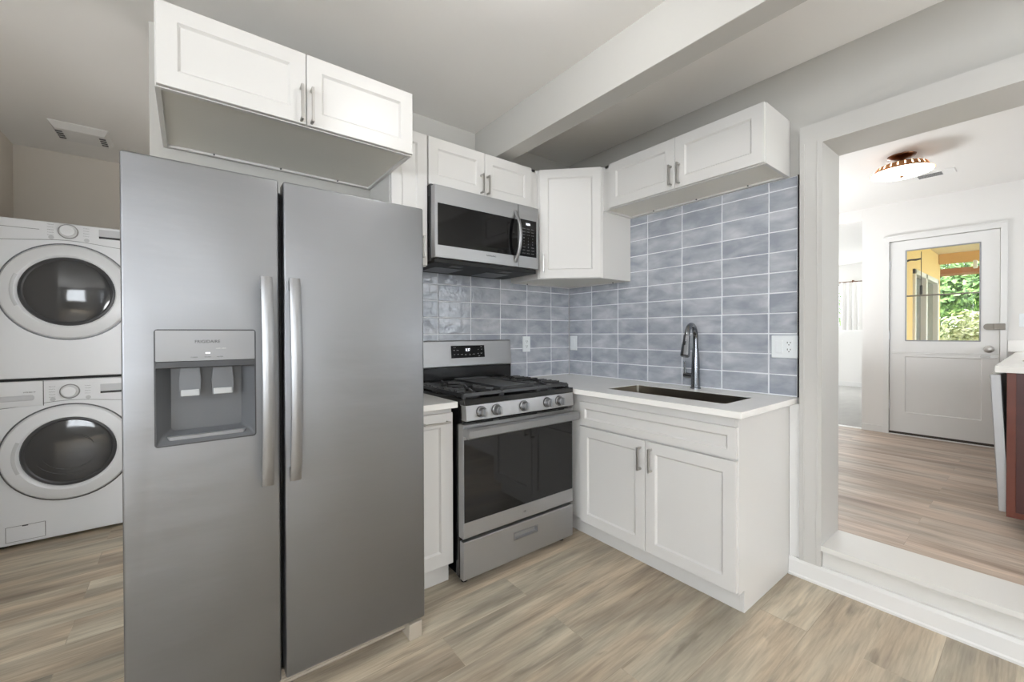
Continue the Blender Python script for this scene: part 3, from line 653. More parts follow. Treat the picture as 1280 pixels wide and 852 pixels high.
# ------------------------------------------------------------------ gas range
RX = -1.0527
rg = thing('gas_range', 'stainless steel five-burner gas range between the base cabinets', 'stove', (RX, 0, 0))
obj('body', box(-.372, .372, -.655, -.03, .035, .897, b=.002), BLK, rg)
ck = loft(NB(), [rr(-.379, .379, -.692, -.06, .900, .004, 3, 'xy'), rr(-.379, .379, -.692, -.06, .927, .004, 3, 'xy'), rr(-.366, .366, -.678, -.075, .927, .01, 3, 'xy'), rr(-.360, .360, -.670, -.082, .914, .01, 3, 'xy')])
obj('cooktop', ck, BLK, rg)
# control panel, slightly leaning
bm = loft(NB(), [[(x, y, z) for y, z in ((-.64, .822), (-.700, .822), (-.702, .826), (-.6945, .898), (-.64, .898))] for x in (-.372, .372)]); 
cp = obj('control_panel', bm, SATIN, rg)
def knob(x):
    c = (x, -.699, .862)
    k = obj('knob', lathe(NB(), [(.0255, .002), (.0255, -.004), (.0225, -.006), (.0215, -.026), (.019, -.030), (.001, -.030)], c, 'y', 28), HAND, rg, label='polished steel burner knob')
    obj('knob_grip', box(x - .006, x + .006, -.744, -.728, .842, .882, b=.003, seg=2), HAND, k)
    obj('knob_ring', lathe(NB(), [(.029, .002), (.029, -.003), (.0255, -.003)], c, 'y', 28), DSTEEL, k)
for x in (-1.338, -1.245, -1.063, -.892, -.800): knob(x - RX)
# door
DLx, DRx = -.386 + .0, .375
dlx, drx = -1.4395 - RX, -.6795 - RX
bm = loft(NB(), [rr(dlx, drx, .248, .806, -.65), rr(dlx, drx, .248, .806, -.690), rr(dlx + .003, drx - .003, .251, .803, -.6935), rr(dlx + .004, drx - .004, .324, .733, -.6935), rr(dlx + .005, drx - .005, .326, .731, -.690)])
od = obj('oven_door', bm, SATIN, rg)
obj('oven_window', box(dlx + .005, drx - .005, -.6925, -.689, .326, .731), WINGLASS, od, label='large dark glass oven window')
bm = NB(); bx(bm, dlx + .055, drx - .055, -.7, -.69, .7, .71)
bm.free()
# door handle bar
bm = NB()
hb_ = loft(NB(), [[(x, y, z) for y, z in ((-.742, .744), (-.748, .750), (-.748, .784), (-.738, .794), (-.722, .794), (-.722, .744))] for x in (dlx - .0, drx + .0)])
merge(bm, hb_)
for x in (dlx + .012, drx - .012): bx(bm, x - .012, x + .012, -.725, -.69, .75, .79, .002)
obj('oven_handle', bm, HAND, od, label='full width steel handle bar')
bm = NB()
for a, b in ((-.31, -.21), (-.17, .09), (.13, .30)): bx(bm, a, b, -.6945, -.690, .806, .812)
obj('door_vent', bm, BLKM, od)
bm = NB()
for k in range(11):
    x = dlx + .12 + k * .055; bx(bm, x, x + .004, -.688, -.686, .42, .5)
bm.free()
# emblem: ring with monogram
lg = (-1.053 - RX, -.6935, .287); bm = lathe(NB(), [(.0165, 0), (.0165, -.0012), (.0150, -.0012), (.0150, -.0002), (.0135, -.0002), (.0135, -.0008), (.001, -.0008)], lg, 'y', 32)
em = obj('emblem', bm, SATIN, od); obj('emblem_lettering', text_bm('GE', .016, T(lg[0], -.6944, lg[2])), DSTEEL, em)
# storage drawer with recessed grip
bm = loft(NB(), [rr(dlx, drx, .044, .231, -.66), rr(dlx, drx, .044, .231, -.690), rr(dlx + .003, drx - .003, .047, .228, -.6935)])
gx0_, gx1_ = -1.124 - RX, -.964 - RX
bm = cut(bm, loft(NB(), [rr(gx0_, gx1_, .152, .184, -.72, .003), rr(gx0_, gx1_, .152, .184, -.672, .003)]))
dw = obj('storage_drawer', bm, SATIN, rg)
bm = loft(NB(), [rr(gx0_ - .006, gx1_ + .006, .146, .190, -.6932, .004), rr(gx0_ - .006, gx1_ + .006, .146, .190, -.6955, .004), rr(gx0_, gx1_, .152, .184, -.6955, .003), rr(gx0_, gx1_, .152, .184, -.6932, .003)], False, False)
obj('drawer_grip', bm, HAND, dw)
obj('side_skirt', box(-.386 + .0, -.374, -.655, -.62, .045, .80), BLK, rg)
for x in (-.34, .34):
    for y in (-.62, -.10): obj('foot', lathe(NB(), [(.018, 0), (.018, .012), (.008, .014), (.008, .04)], (x, y, 0), 'z', 14), BLKM, rg)
# backguard
bg = obj('backguard', loft(NB(), [[(x, y, z) for y, z in ((-.012, .916), (-.060, .916), (-.060, 1.036), (-.012, 1.036))] for x in (-.362, .398 - .003)]), BLK, rg)
bmg = loft(NB(), [[(x + sx, y, z) for y, z in ((-.012, 1.034), (-.072, 1.034), (-.078, 1.042), (-.062, 1.200), (-.052, 1.207), (-.012, 1.207))] for x, sx in ((-.376, 0), (.3885, 0))])
bgs = obj('backguard_panel', bmg, SATIN, rg)
Mdisp = T(-.9705, -.070, 1.1325) @ Matrix.Rotation(math.radians(-5.8), 4, 'X')
Mdisp = T(-1.0225 - RX, -.0705, 1.1325) @ Matrix.Rotation(math.radians(-5.8), 4, 'X')
ds = obj('display', xf(box(-.129, .129, -.003, .001, -.0405, .0405, b=.001), Mdisp), DISPB, bgs)
obj('clock_digits', text_bm('8:37', .034, Mdisp @ T(-.004, -.003, .012), height=.018), LED, ds)
bm = NB()
for s_, w_, x_, z_ in (('COOK TIME', .018, -.105, .028), ('BAKE', .013, -.108, .010), ('BROIL', .016, -.082, .010), ('TIMER', .013, .103, .030), ('+', .006, .078, .012), ('-', .006, .105, .013),
                       ('OFF', .010, -.107, -.018), ('SET', .010, -.080, -.016), ('START', .015, -.051, -.018), ('CLEAN', .015, .040, -.018), ('ON', .008, .075, -.016), ('LIGHT', .013, .103, -.014), ('LOCK', .013, .082, -.031), ('0', .006, -.022, -.020), ('5', .005, .010, -.020)):
    obj('lettering', text_bm(s_, w_, Mdisp @ T(x_, -.003, z_)), PRINTW, ds)
bm.free()
# burners and grates
for (x, y, r) in ((-.25, -.52, .05), (-.25, -.22, .042), (.0, -.37, .055), (.25, -.52, .05), (.25, -.22, .042)):
    b_ = obj('burner', lathe(NB(), [(r + .012, .914), (r + .010, .924), (r, .928), (r, .934), (r - .004, .938), (.001, .939)], (x, y, 0), 'z', 28), IRON, rg)
def grate(x0, x1, plate_=False):
    bm = NB(); y0, y1 = -.655, -.115; zt = .962; b = .005
    def bar(xa, ya, xb, yb, z=zt, w=.0055, h=.014):
        d_ = Vector((xb - xa, yb - ya, 0)); L_ = d_.length; t = bmesh.new(); bmesh.ops.create_cube(t, size=1)
        for v in t.verts: v.co = Vector((v.co.x * L_, v.co.y * 2 * w * (1.25 if v.co.z < 0 else .8), v.co.z * h))
        bmesh.ops.bevel(t, geom=t.edges[:], offset=.0015, segments=1, affect='EDGES')
        xf(t, T((xa + xb) / 2, (ya + yb) / 2, z - h / 2) @ Matrix.Rotation(math.atan2(d_.y, d_.x), 4, 'Z')); merge(bm, t)
    bar(x0, y0, x1, y0, zt - .008, .007, .018); bar(x0, y1, x1, y1, zt - .008, .007, .018); bar(x0, y0, x0, y1, zt - .008, .006, .018); bar(x1, y0, x1, y1, zt - .008, .006, .018)
    for x in (x0, x1):
        for y in (y0, y1, (y0 + y1) / 2): bx(bm, x - .008, x + .008, y - .008, y + .008, .9145, .948, .002)
    if plate_:
        return bm
    xm = (x0 + x1) / 2
    for yc in (-.52, -.25):
        for k in range(8):
            a = PI / 8 + k * PI / 4; ca, sa = math.cos(a), math.sin(a)
            t_ = min((x1 - x0) / 2 / max(abs(ca), 1e-3), .135 / max(abs(sa), 1e-3)); bar(xm + ca * .032, yc + sa * .032, xm + ca * t_, yc + sa * t_)
    bar(x0, -.385, x1, -.385)
    for k in range(1, 8):
        y = y0 + (y1 - y0) * k / 8
        bar(x0, y, x0 + .05, y); bar(x1 - .05, y, x1, y)
    return bm
obj('grate', grate(-.362, -.135), IRON, rg); obj('grate', grate(.135, .362), IRON, rg)
cg = obj('grate', grate(-.122, .122, True), IRON, rg)
bm = loft(NB(), [rr(-.116, .116, -.640, -.130, .945, .02, 4, 'xy'), rr(-.118, .118, -.645, -.125, .968, .02, 4, 'xy'), rr(-.110, .110, -.637, -.133, .968, .016, 4, 'xy'), rr(-.108, .108, -.635, -.135, .961, .016, 4, 'xy')])
obj('griddle', bm, GRILL, cg, label='flat grey griddle plate')

# ------------------------------------------------------------------ over-the-range microwave
MX = -1.0577; MZ = 1.650
mw = thing('microwave_oven', 'stainless steel over-the-range microwave above the stove', 'microwave', (MX, 0, MZ))
w = .3745; Zt = 2.0645 - MZ; zf = 1.668 - MZ
bm = NB(); bx(bm, -w + .001, w - .001, -.345, -.004, .006, Zt + .016, .002)
mb = obj('body', bm, DSTEEL, mw)
bm = NB(); bx(bm, -w + .012, w - .012, -.352, -.345, .02, Zt, .001); obj('front_gasket', bm, BLKM, mw)
sx = -.851 - MX
bm = loft(NB(), [rr(-w, sx - .0008, zf, Zt, -.352), rr(-w, sx - .0008, zf, Zt, -.390), rr(-w + .003, sx - .003, zf + .003, Zt - .003, -.3936), rr(-1.415 - MX, sx - .004, 1.737 - MZ, 1.967 - MZ, -.3936), rr(-1.4145 - MX, sx - .0045, 1.7375 - MZ, 1.9665 - MZ, -.3915)])
md = obj('door', bm, SATIN, mw)
obj('door_window', box(-1.4145 - MX, sx - .0045, -.393, -.389, 1.7375 - MZ, 1.9665 - MZ), BGLASS, md, label='black glass door window')
bm = loft(NB(), [rr(sx + .0008, w, zf, Zt, -.352), rr(sx + .0008, w, zf, Zt, -.390), rr(sx + .003, w - .003, zf + .003, Zt - .003, -.3936)])
mp_ = obj('control_panel', bm, SATIN, mw)
kp = obj('keypad', box(-.842 - MX, -.7025 - MX, -.3952, -.392, 1.741 - MZ, 1.975 - MZ, b=.0008), BGLASS, mp_)
obj('clock_digits', text_bm('10:06', .034, T(-.773 - MX, -.3952, 1.947 - MZ), height=.014), LED, kp)
bm = NB()
for r_ in range(9):
    for c_ in range(3):
        s_ = (['POPCORN', 'POTATO', 'SENSOR'], ['REHEAT', 'COOK', 'DEFROST'], ['MELT', 'SOFTEN', 'POWER'], ['1', '2', '3'], ['4', '5', '6'], ['7', '8', '9'], ['CLOCK', '0', 'TIMER'], ['VENT', 'LIGHT', '+30'], ['STOP', 'LOCK', 'START'])[r_][c_]
        merge(bm, text_bm(s_, .006 if len(s_) == 1 else .024, T(-.772 + (c_ - 1) * .036 - MX, -.3952, 1.917 - .0195 * r_ - MZ), height=.008 if len(s_) == 1 else .005))
obj('keypad_lettering', bm, PRINT, kp)
obj('brand_lettering', text_bm('SAMSUNG', .068, T(-1.0595 - MX, -.3936, 1.7145 - MZ), height=.009), PRINTD, md)
loops = []; cxh = -.876 - MX
for k in range(25):
    u = k / 24; z = 1.694 + u * .322 - MZ; y = -.396 - .052 * math.sin(PI * u) ** .8
    loops.append([(cxh + a, y + b, z) for a, b in ((-.0105, .007), (-.0105, -.002), (-.006, -.0065), (0, -.008), (.006, -.0065), (.0105, -.002), (.0105, .007))])
obj('handle', loft(NB(), loops), HAND, md, label='arched steel handle')
bm = NB()
for z in (.02, .32): pass
bm.free()
bt = obj('base_plate', box(-w + .004, w - .004, -.375, -.008, -.008, .017, b=.003), BLKM, mw)
for a, b in ((-.30, -.11), (.06, .25)): obj('grease_filter', box(a, b, -.25, -.06, -.0115, -.007, b=.001), DSTEEL, bt)
for x in (-.20, .16): obj('task_light', box(x - .04, x + .04, -.345, -.29, -.0105, -.007, b=.001), DGREYP, bt)
for z_, s_ in ((.0, 0),):
    bm = NB()
    for k in range(2): bx(bm, -w - .0005, -w + .004, -.33 + k * .03, -.318 + k * .03, .08, Zt - .05)
    obj('side_vent', bm, BLKM, mb)

# ------------------------------------------------------------------ laundry pair
LX, LY = -3.071, 1.27
def sL(z): return 1.2515 + (z - 1.2515) * .9845
def machine(name, label, z0, z1, cz, R, gz, GR, top):
    t = thing(name, label, name.replace('_', ' '), (LX, LY, z0)); h = z1 - z0; w = .343
    t['category'] = 'dryer' if top else 'washing machine'
    pz0 = sL(1.822 if top else .825) - z0
    obj('body', box(-w, w, .012, .76, 0, h, b=.006, seg=2), APPW, t)
    bm = loft(NB(), [rr(-w, w, 0.0, h - .002, .013, .004), rr(-w, w, 0.0, h - .002, .004, .004), rr(-w + .004, w - .004, .004, h - .006, 0, .004)])
    front = obj('front_panel', bm, APPW, t)
    # control console line
    bm = NB(); N_ = 24; lo = []; 
    c = (0, cz - z0)
    for k in range(N_ + 1):
        x = -w + .002 + (2 * w - .004) * k / N_
        zz = pz0 - .012 + .030 * math.exp(-(x / .2) ** 2); lo.append((x, -.0008, zz))
    tube(bm, lo, .0014, 6); obj('console_seam', bm, PRINT, t)
    # door
    cx = .0
    bm = lathe(NB(), [(R - .004, .004), (R - .006, -.012), (R - .014, -.024), (R - .05, -.038), (GR + .022, -.040), (GR + .012, -.034), (GR + .002, -.026)], (cx, 0, cz - z0), 'y', 72, False, False)
    D = obj('door', bm, APPW, t, label='round porthole door')
    obj('door_gap', lathe(NB(), [(R + .0035, -.0006), (R + .0035, -.0022), (R - .006, -.0022), (R - .006, -.0006)], (cx, 0, cz - z0), 'y', 72, False, False), DSTEEL, D)
    gx = .006
    bm = lathe(NB(), [(GR + .012, -.030), (GR + .006, -.040), (GR - .004, -.043), (GR - .012, -.038)], (gx, 0, gz - z0), 'y', 64, False, False)
    obj('glass_rim', bm, DGREYP if not top else DGREYP, D)
    prof = [(GR - .010, -.038)]
    dm_ = .020 if top else .012
    prof += [(GR * (1 - k / 8) if k < 8 else .001, -.038 - dm_ * math.sin(k / 8 * PI / 2)) for k in range(1, 9)]
    obj('glass', lathe(NB(), prof, (gx, 0, gz - z0), 'y', 64, False, True), DOORG, D, label='dark tinted porthole glass')
    if not top:
        for k, (a0, a1, rr_) in enumerate(((200, 330, .62), (205, 300, .78), (20, 80, .55))):
            bm = NB(); tube(bm, [(gx + math.cos(math.radians(a0 + (a1 - a0) * f / 10)) * GR * rr_, -.047, gz - z0 + math.sin(math.radians(a0 + (a1 - a0) * f / 10)) * GR * rr_ * .9) for f in range(11)], [.0008 + .0035 * math.sin(PI * f / 10) for f in range(11)], 8); obj('glass_ridge', bm, DOORG, D)
    # grip hollow at the left of the door
    loops = []
    for k in range(13):
        a = math.radians(180 - 24 + 48 * k / 12); loops.append([(math.cos(a) * rr_, yy, math.sin(a) * rr_ + cz - z0) for rr_, yy in ((GR + .020, -.0405), (GR + .030, -.042), (GR + .036, -.0405))])
    obj('door_grip', loft(NB(), loops, False, False, False), APPG, D)
    kz = sL(1.896 if top else .898) - z0
    K = obj('dial', lathe(NB(), [(.043, .0), (.042, -.006), (.035, -.012), (.034, -.032), (.030, -.036), (.001, -.037)], (.0, 0, kz), 'y', 40), APPW, t)
    obj('dial_ring', lathe(NB(), [(.0445, .0), (.0445, -.004), (.040, -.008), (.037, -.008)], (.0, 0, kz), 'y', 40, False, False), HAND, K)
    bm = NB()
    words = ('Normal', 'Heavy', 'Delicate', 'Towels', 'Cotton')
    for i, s_ in enumerate(words):
        obj('lettering', text_bm(s_, .026, T(-.075, 0, kz + .034 - i * .016), height=.0045), PRINT, t)
        if i < 4: obj('lettering', text_bm(words[-1 - i], .026, T(.078, 0, kz + .030 - i * .016), height=.0045), PRINT, t)
    lathe(bm, [(.012, .0005), (.012, -.0012), (.001, -.0012)], (-.072, 0, kz - .044), 'y', 20); obj('button', lathe(NB(), [(.012, .0005), (.012, -.0012), (.001, -.0012)], (.08, 0, kz - .044), 'y', 20), APPG, t)
    obj('button', bm, APPG, t)
    dsp = obj('display', box(.135, .262, -.0022, 0, kz - .022, kz + .034, b=.0008), APPG, t)
    obj('display_bar', box(.135, .262, -.0030, -.002, kz - .024, kz - .011), BLK, dsp)
    lz = (sL(1.925) if top else sL(.945)) - z0
    L_ = obj('logo', lathe(NB(), [(.008, 0), (.008, -.001), (.001, -.001)], (-.318, 0, lz), 'y', 20), PRINTD, t)
    obj('logo_lettering', text_bm('LG', .016, T(-.298, 0, lz)), PRINTD, L_)
    if top:
        obj('console_line', tube(NB(), [(-.33, -.001, sL(1.893) - z0), (-.12, -.001, sL(1.893) - z0)], .0013, 6), PRINT, t)
    else:
        dwz0, dwz1 = sL(.80) - z0, sL(.972) - z0
        bm = loft(NB(), [rr(-.335, -.112, dwz0 + .022, dwz1, .0, .006), rr(-.335, -.112, dwz0 + .022, dwz1, -.006, .006), rr(-.332, -.115, dwz0 + .025, dwz1 - .003, -.008, .005)])
        dd_ = obj('detergent_drawer', bm, APPW, t)
        obj('drawer_grip', loft(NB(), [rr(-.325, -.145, dwz0 + .055, dwz0 + .088, -.0075, .012), rr(-.322, -.148, dwz0 + .058, dwz0 + .085, -.0095, .010)]), APPG, dd_)
        obj('drawer_seam', tube(NB(), [(-.1105, -.001, dwz0 + .02), (-.1105, -.001, dwz1)], .0018, 6), DSTEEL, t)
        obj('drawer_lettering', text_bm('WM3400CW', .05, T(-.165, -.008, dwz0 + .105), height=.007), PRINTD, dd_)
        bm = loft(NB(), [rr(-.264, -.108, .02, .108, 0, .004), rr(-.264, -.108, .02, .108, -.0025, .004)]); fp = obj('filter_flap', bm, APPW, t)
        tube(NB(), [(0, 0, 0), (0, 0, 1)], .1).free()
        bm = NB(); q = [(-.264, .02), (-.108, .02), (-.108, .108), (-.264, .108), (-.264, .02)]
        for (a, b), (c_, d_) in zip(q, q[1:]): tube(bm, [(a, -.002, b), (c_, -.002, d_)], .0011, 6)
        obj('flap_seam', bm, DSTEEL, fp); obj('flap_catch', box(-.2, -.176, -.005, -.001, .102, .109, b=.001), DSTEEL, fp)
        for x in (-.29, .29):
            for y in (.07, .68): obj('foot', lathe(NB(), [(.02, -.022), (.02, -.010), (.01, -.008), (.01, .002)], (x, y, 0), 'z', 14), BLKM, t)
    return t
machine('washing_machine', 'white front-loading washer on the floor, lower machine of the laundry stack', .0225, sL(.972), sL(.522), .293, sL(.5325), .198, False)
machine('clothes_dryer', 'white front-loading dryer stacked on top of the washer', sL(.990), sL(1.9475), sL(1.519), .293, sL(1.5185), .198, True)
sk_ = obj('stacking_bracket', box(-.335, .335, .03, .74, 0, .0165), BLKM, loc=(LX, LY, sL(.9725))); tag(sk_, 'black stacking strip between the washer and the dryer', 'stacking kit')

# laundry ceiling register
lv = thing('ceiling_register', 'white air register on the laundry ceiling above the machines', 'vent', (-3.055, 1.63, CZ))
bm = loft(NB(), [rr(-.14, .14, -.14, .14, 0, 0, 5, 'xy'), rr(-.14, .14, -.14, .14, -.006, 0, 5, 'xy'), rr(-.118, .118, -.100, .12, -.036, 0, 5, 'xy')])
obj('cover', bm, TRIM, lv)
for x in (-.104, .104):
    for k in range(4): obj('louver', box(x - .016, x + .016, -.06 + k * .04, -.045 + k * .04, -.040, -.034), DGREYP, lv)

# kitchen ceiling lamp (just above the picture)
kl = thing('ceiling_lamp', 'round white kitchen ceiling lamp holder with a lit bare bulb', 'lamp', (LAMP[0], LAMP[1], CZ))
obj('bulb', lathe(NB(), [(.001, -.028), (.014, -.024), (.021, -.010), (.021, .006), (.012, .022), (.008, .030)], (0, 0, LAMP[2] - CZ), 'z', 20), MILK, kl)
obj('canopy', lathe(NB(), [(.07, 0), (.07, -.012), (.03, -.02)], (0, 0, 0), 'z', 28), TRIM, kl)

# ------------------------------------------------------------------ dining room things
cl = thing('ceiling_light', 'round copper semi-flush ceiling light with glowing white glass', 'light', (1.885, -1.735, CZ2))
obj('canopy', lathe(NB(), [(.085, 0), (.083, -.008), (.06, -.022), (.02, -.032), (.010, -.034)], seg=36), BRONZE, cl)
obj('stem', lathe(NB(), [(.011, -.03), (.011, -.060), (.018, -.064), (.018, -.072)], seg=16), BRONZE, cl)
bm = lathe(NB(), [(.015, -.070), (.110, -.072), (.138, -.077), (.148, -.083), (.162, -.108), (.172, -.120), (.188, -.130)], seg=120, cap0=False, cap1=False)
dele = []
for f in bm.faces:
    c = f.calc_center_median(); r = math.hypot(c.x, c.y)
    if .150 < r < .160:
        k = int(((math.atan2(c.y, c.x) + PI) / (2 * PI)) * 120)
        if k % 5 == 0: dele.append(f)
bmesh.ops.delete(bm, geom=dele, context='FACES')
sh = obj('shade', bm, BRASS, cl)
obj('diffuser', lathe(NB(), [(.128, -.085), (.145, -.108), (.182, -.131), (.182, -.135), (.15, -.146), (.08, -.154), (.001, -.156)], seg=56, cap0=False), MILK, cl, label='glowing white glass bowl')
obj('finial', lathe(NB(), [(.010, -.154), (.012, -.163), (.006, -.169), (.001, -.170)], seg=16), BRONZE, cl)
dv = thing('ceiling_vent', 'white slotted air vent on the dining ceiling right of the copper light', 'vent', (2.6, -1.83, CZ2))
obj('frame', loft(NB(), [rr(-.08, .08, -.13, .13, 0, 0, 5, 'xy'), rr(-.075, .075, -.125, .125, -.008, 0, 5, 'xy')]), TRIM, dv)
for k in range(5): obj('slot', box(-.05 + k * .022, -.038 + k * .022, -.05, .10, -.0095, -.0075), DGREYP, dv)

# curtain and rod at the far window
cr = obj('curtain_rod', tube(NB(), [(0, -.75, 0), (0, .85, 0)], .008, 10), BRONZE, loc=(7.93, .2, 2.262)); tag(cr, 'thin dark curtain rod above the far window', 'curtain rod')
obj('bracket', box(-.012, .07, -.275, -.255, -.015, .03, b=.003), BRONZE, cr)
def curtain(y0, y1, label):
    loops = []; N_ = 60
    for z, amp in ((2.255 - 1.30, .018), (2.2 - 1.30, .022), (.5, .030), (.0, .036)):
        f_, b_ = [], []
        for k in range(N_ + 1):
            u = k / N_; y = (u - .5) * (y1 - y0); x = amp * math.sin(u * PI * 2 * 7 + .6 * math.sin(u * 9)) + .006 * math.sin(u * 37)
            f_.append((x - .0015, y, z)); b_.append((x + .0015, y, z))
        loops.append(f_ + b_[::-1])
    o = obj('curtain', loft(NB(), loops), CURT, loc=(7.93, (y0 + y1) / 2, 1.30)); tag(o, label, 'curtain'); return o
curtain(-.52, .125, 'white gathered curtain covering the right part of the far window')

# dining counter with dishwasher, seen end-on at the right edge
CX, CY = .906, -2.262; ZT = 1.072
bm = box(CX, XD - .004, CY - .66, CY, ZT - .035, ZT, b=.003, seg=2); bm = cut(bm, box(1.555, 2.245, CY - .53, CY - .09, ZT - .1, ZT + .1))
c3 = obj('countertop', bm, QUARTZ, loc=(0, 0, 0)); tag(c3, 'white countertop over the dishwasher at the right edge of the dining room', 'countertop')
obj('splash_lip', box(XD - .022, XD - .001, CY - .66, -2.214, ZT + .0005, ZT + .105, b=.002), QUARTZ, c3)
s2 = thing('kitchen_sink', 'steel drop-in sink in the dining room counter', 'sink', (1.90, CY - .31, ZT))
obj('rim', loft(NB(), [rr(-.365, .365, -.235, .235, .0005, .02, 4, 'xy'), rr(-.36, .36, -.23, .23, .006, .02, 4, 'xy'), rr(-.34, .34, -.21, .21, .006, .03, 4, 'xy'), rr(-.33, .33, -.20, .20, -.15, .04, 4, 'xy')], False, True), SINKS, s2)
bc3 = thing('base_cabinet', 'dark cherry wood base cabinet at the right edge of the dining room', 'cabinet', (CX + .022, CY - .34, F2))
zt = ZT - .036 - F2
bm = NB(); bx(bm, .0, .018, -.30, .30, .10, zt, .001); obj('end_panel', bm, CHERRY, bc3)
bm = NB(); bx(bm, -.004, 0, .268, .30, .10, zt, .001); bx(bm, -.004, 0, -.30, -.268, .10, zt, .001); bx(bm, -.004, 0, -.27, .27, .10, .13, .001)
obj('stile', bm, CHERRYL, bc3, label='lighter reddish frame stiles')
obj('body', box(.64, XD - CX - .04, -.30, .28, .10, zt - .18), CHERRY, bc3)
obj('toe_kick', box(.05, XD - CX - .04, -.28, .21, 0, .10), BLKM, bc3)
dwm = thing('dishwasher', 'stainless dishwasher with door slightly ajar under the right counter', 'dishwasher', (CX + .34, CY - .10, F2))
obj('tub', box(-.295, .295, -.50, .03, .10, zt - .005), DSTEEL, dwm)
dm = box(-.297, .297, .0, .042, 0, zt - .125, b=.004); xf(dm, T(0, .046, .115) @ Matrix.Rotation(math.radians(-2.6), 4, 'X')); DD = obj('door', dm, SATIN, dwm)
hd = box(-.24, .24, .044, .062, zt - .21, zt - .19, b=.004); xf(hd, T(0, .046, .115) @ Matrix.Rotation(math.radians(-2.6), 4, 'X')); 
hd.free()
obj('foot', lathe(NB(), [(.018, 0), (.018, .02), (.01, .03), (.01, .11)], (-.26, -.02, 0), 'z', 12), GREYP, dwm)
obj('foot', lathe(NB(), [(.018, 0), (.018, .02), (.01, .03), (.01, .11)], (.26, -.02, 0), 'z', 12), GREYP, dwm)

# ------------------------------------------------------------------ outdoors: porch and garden
struct('ground', box(3.4, 30, -20, 14, -.4, -.05), LAWN)
struct('porch_floor', box(XD + .12, 7.0, -5.5, -1.45, -.06, F2 - .02), CONC)
bm = box(XD + .12, 6.30, -1.46, -1.305, -.05, 2.38); bm = cut(bm, box(4.25, 5.98, -1.6, -1.35, .5, 2.0)); struct('wall_porch', bm, YELLOW)
struct('wall_house_front', box(XD + .121, XD + .14, -5.5, -2.21, -.05, 2.38), YELLOW)
struct('wall_house_front', box(XD + .121, XD + .14, -1.35, -1.46, -.05, 2.38), YELLOW)
struct('ceiling_porch', box(XD + .12, 6.6, -5.5, -1.2, 2.385, 2.47), PORCHC)
struct('roof', box(-5.4, 6.75, -7.0, 2.8, 2.78, 2.86), BROWNB)
wp = obj('window_2', NB(), TRIM); wp['kind'] = 'structure'
bm = NB()
for a, b, c_, d_ in ((4.25, 5.98, .5, .56), (4.25, 5.98, 1.94, 2.0), (4.25, 4.31, .5, 2.0), (5.92, 5.98, .5, 2.0), (4.98, 5.06, .5, 2.0)): bx(bm, a, b, -1.485, -1.40, c_, d_, .004)
bm.to_mesh(wp.data); bm.free()
obj('screen', box(4.31, 4.98, -1.43, -1.42, .56, 1.94), SCREEN, wp); obj('pane', box(5.06, 5.92, -1.43, -1.42, .56, 1.94), REFLG, wp)
b1 = struct('beam_porch', box(6.15, 6.27, -5.5, -1.462, 2.245, 2.385, b=.004), TANB)
for k in range(3): struct('beam_eave', box(6.45 + k * .35, 6.53 + k * .35, -5.5, -1.2, 2.12 + .02 * k, 2.20 + .02 * k, b=.004), BROWNB)
bl = thing('porch_bracket_light', 'small white light bracket on the porch beam seen through the door glass', 'light', (6.14, -1.82, 2.19)); obj('housing', box(-.03, .03, -.02, .02, -.05, .055, b=.004), PLATE, bl)
obj('mount', box(-.02, .03, -.015, .015, .05, .062), PLATE, bl)
ln = thing('lantern_bracket', 'black iron wall bracket on the yellow porch wall outside the door', 'bracket', (3.70, -1.462, 2.025))
bm = NB(); bx(bm, -.015, .015, -.03, 0, -.055, .055, .003); obj('wall_plate', bm, BLKM, ln)
obj('arm', tube(NB(), [(0, -.02, 0), (0, -.06, .012), (0, -.10, .008), (0, -.145, .014)], [.012, .009, .011, .008], 10), BLKM, ln)
obj('hanging_rod', tube(NB(), [(0, -.143, .09), (0, -.143, -.36)], .003, 8), BLKM, ln)
obj('rod_weight', box(-.01, .01, -.153, -.133, -.37, -.27, b=.003), BLKM, ln)

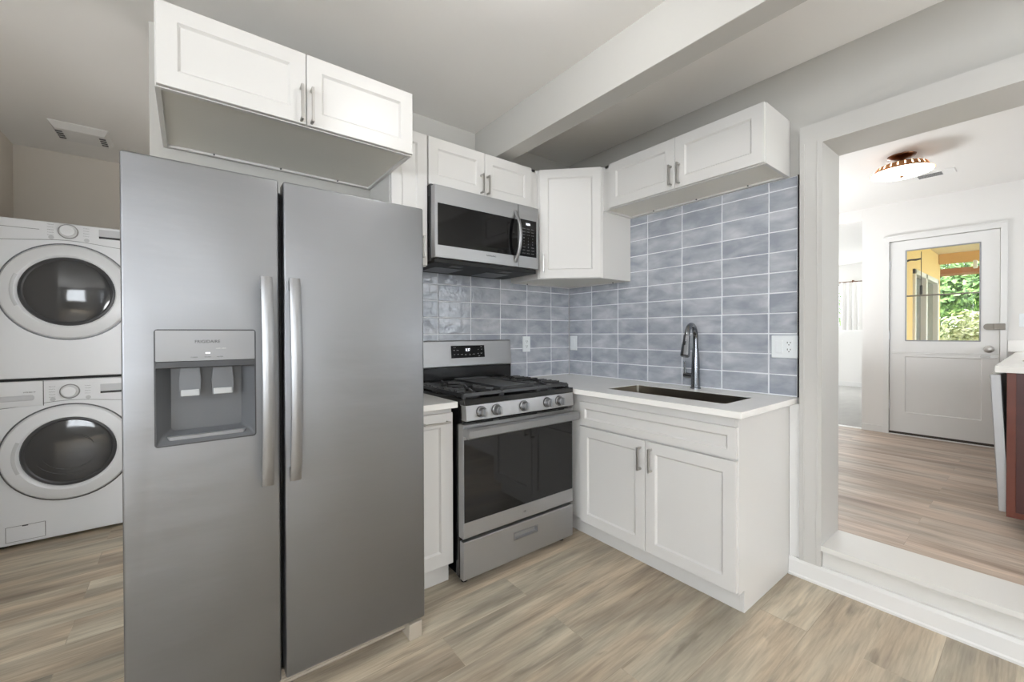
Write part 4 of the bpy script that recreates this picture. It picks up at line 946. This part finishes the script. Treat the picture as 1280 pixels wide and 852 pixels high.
def foliage(name, label, cat, loc, size, n, ls, m, trunk=.0, seed=1):
    rnd = random.Random(seed); t = thing(name, label, cat, loc); bm = NB(); sx_, sy_, sz_ = size
    cl_ = [(rnd.uniform(-.6, .6) * sx_, rnd.uniform(-.6, .6) * sy_, trunk + sz_ * rnd.uniform(.25, .8), rnd.uniform(.25, .5)) for _ in range(16)]
    for i in range(n):
        cx_, cy_, cz_, cr_ = rnd.choice(cl_); v = Vector((rnd.gauss(0, 1), rnd.gauss(0, 1), rnd.gauss(0, 1))).normalized() * cr_ * rnd.uniform(.75, 1.05)
        c = Vector((cx_ + v.x * sx_, cy_ + v.y * sy_, cz_ + v.z * sz_ * .6)); c.z = max(c.z, .05)
        nrm = (v.normalized() + Vector((rnd.uniform(-.8, .8), rnd.uniform(-.8, .8), rnd.uniform(-.2, 1)))).normalized()
        a = nrm.orthogonal().normalized(); a.rotate(Matrix.Rotation(rnd.uniform(0, 2 * PI), 3, nrm)); b = nrm.cross(a); s = ls * rnd.uniform(.6, 1.3)
        vs = [bm.verts.new(c + a * s), bm.verts.new(c + b * s * .45 + nrm * s * .12), bm.verts.new(c - a * s), bm.verts.new(c - b * s * .45 + nrm * s * .12)]
        bm.faces.new(vs)
    obj('leaves', bm, m, t, smooth=False)
    bm = NB()
    for k in range(5):
        c = cl_[k]; tube(bm, [(0, 0, 0), (c[0] * .3, c[1] * .3, (trunk + c[2]) * .4), (c[0], c[1], c[2])], [.05, .035, .012], 8)
    obj('stems', bm, BARK, t); return t
foliage('highlit_shrub', 'pale shrub with painted sun highlights low in the garden, nearest the porch post', 'shrub', (8.3, -1.95, -.05), (.9, .8, 1.75), 5200, .055, LEAFB, seed=3)
foliage('highlit_shrub', 'pale shrub with painted sun highlights low in the garden, right side of the door glass', 'shrub', (8.5, -3.7, -.05), (1.0, .8, 1.8), 5200, .055, LEAFB, seed=4)
foliage('garden_tree', 'green leafy tree behind the shrubs, left in the door glass', 'tree', (11.6, -1.5, -.05), (1.7, 1.3, 2.5), 8000, .085, LEAFA, 1.0, seed=5)
foliage('garden_tree', 'green leafy tree behind the shrubs, right in the door glass', 'tree', (11.6, -5.0, -.05), (1.7, 1.6, 2.6), 8000, .085, LEAFA, .9, seed=6)
foliage('garden_tree', 'dense dark green tree farthest back in the garden', 'tree', (17.5, -3.8, -.05), (2.6, 4.2, 4.6), 9000, .12, LEAFA, .6, seed=8)
foliage('garden_tree', 'green tree outside the far curtained window', 'tree', (11.0, 2.0, -.05), (1.3, 1.2, 2.6), 5000, .08, LEAFA, .5, seed=9)
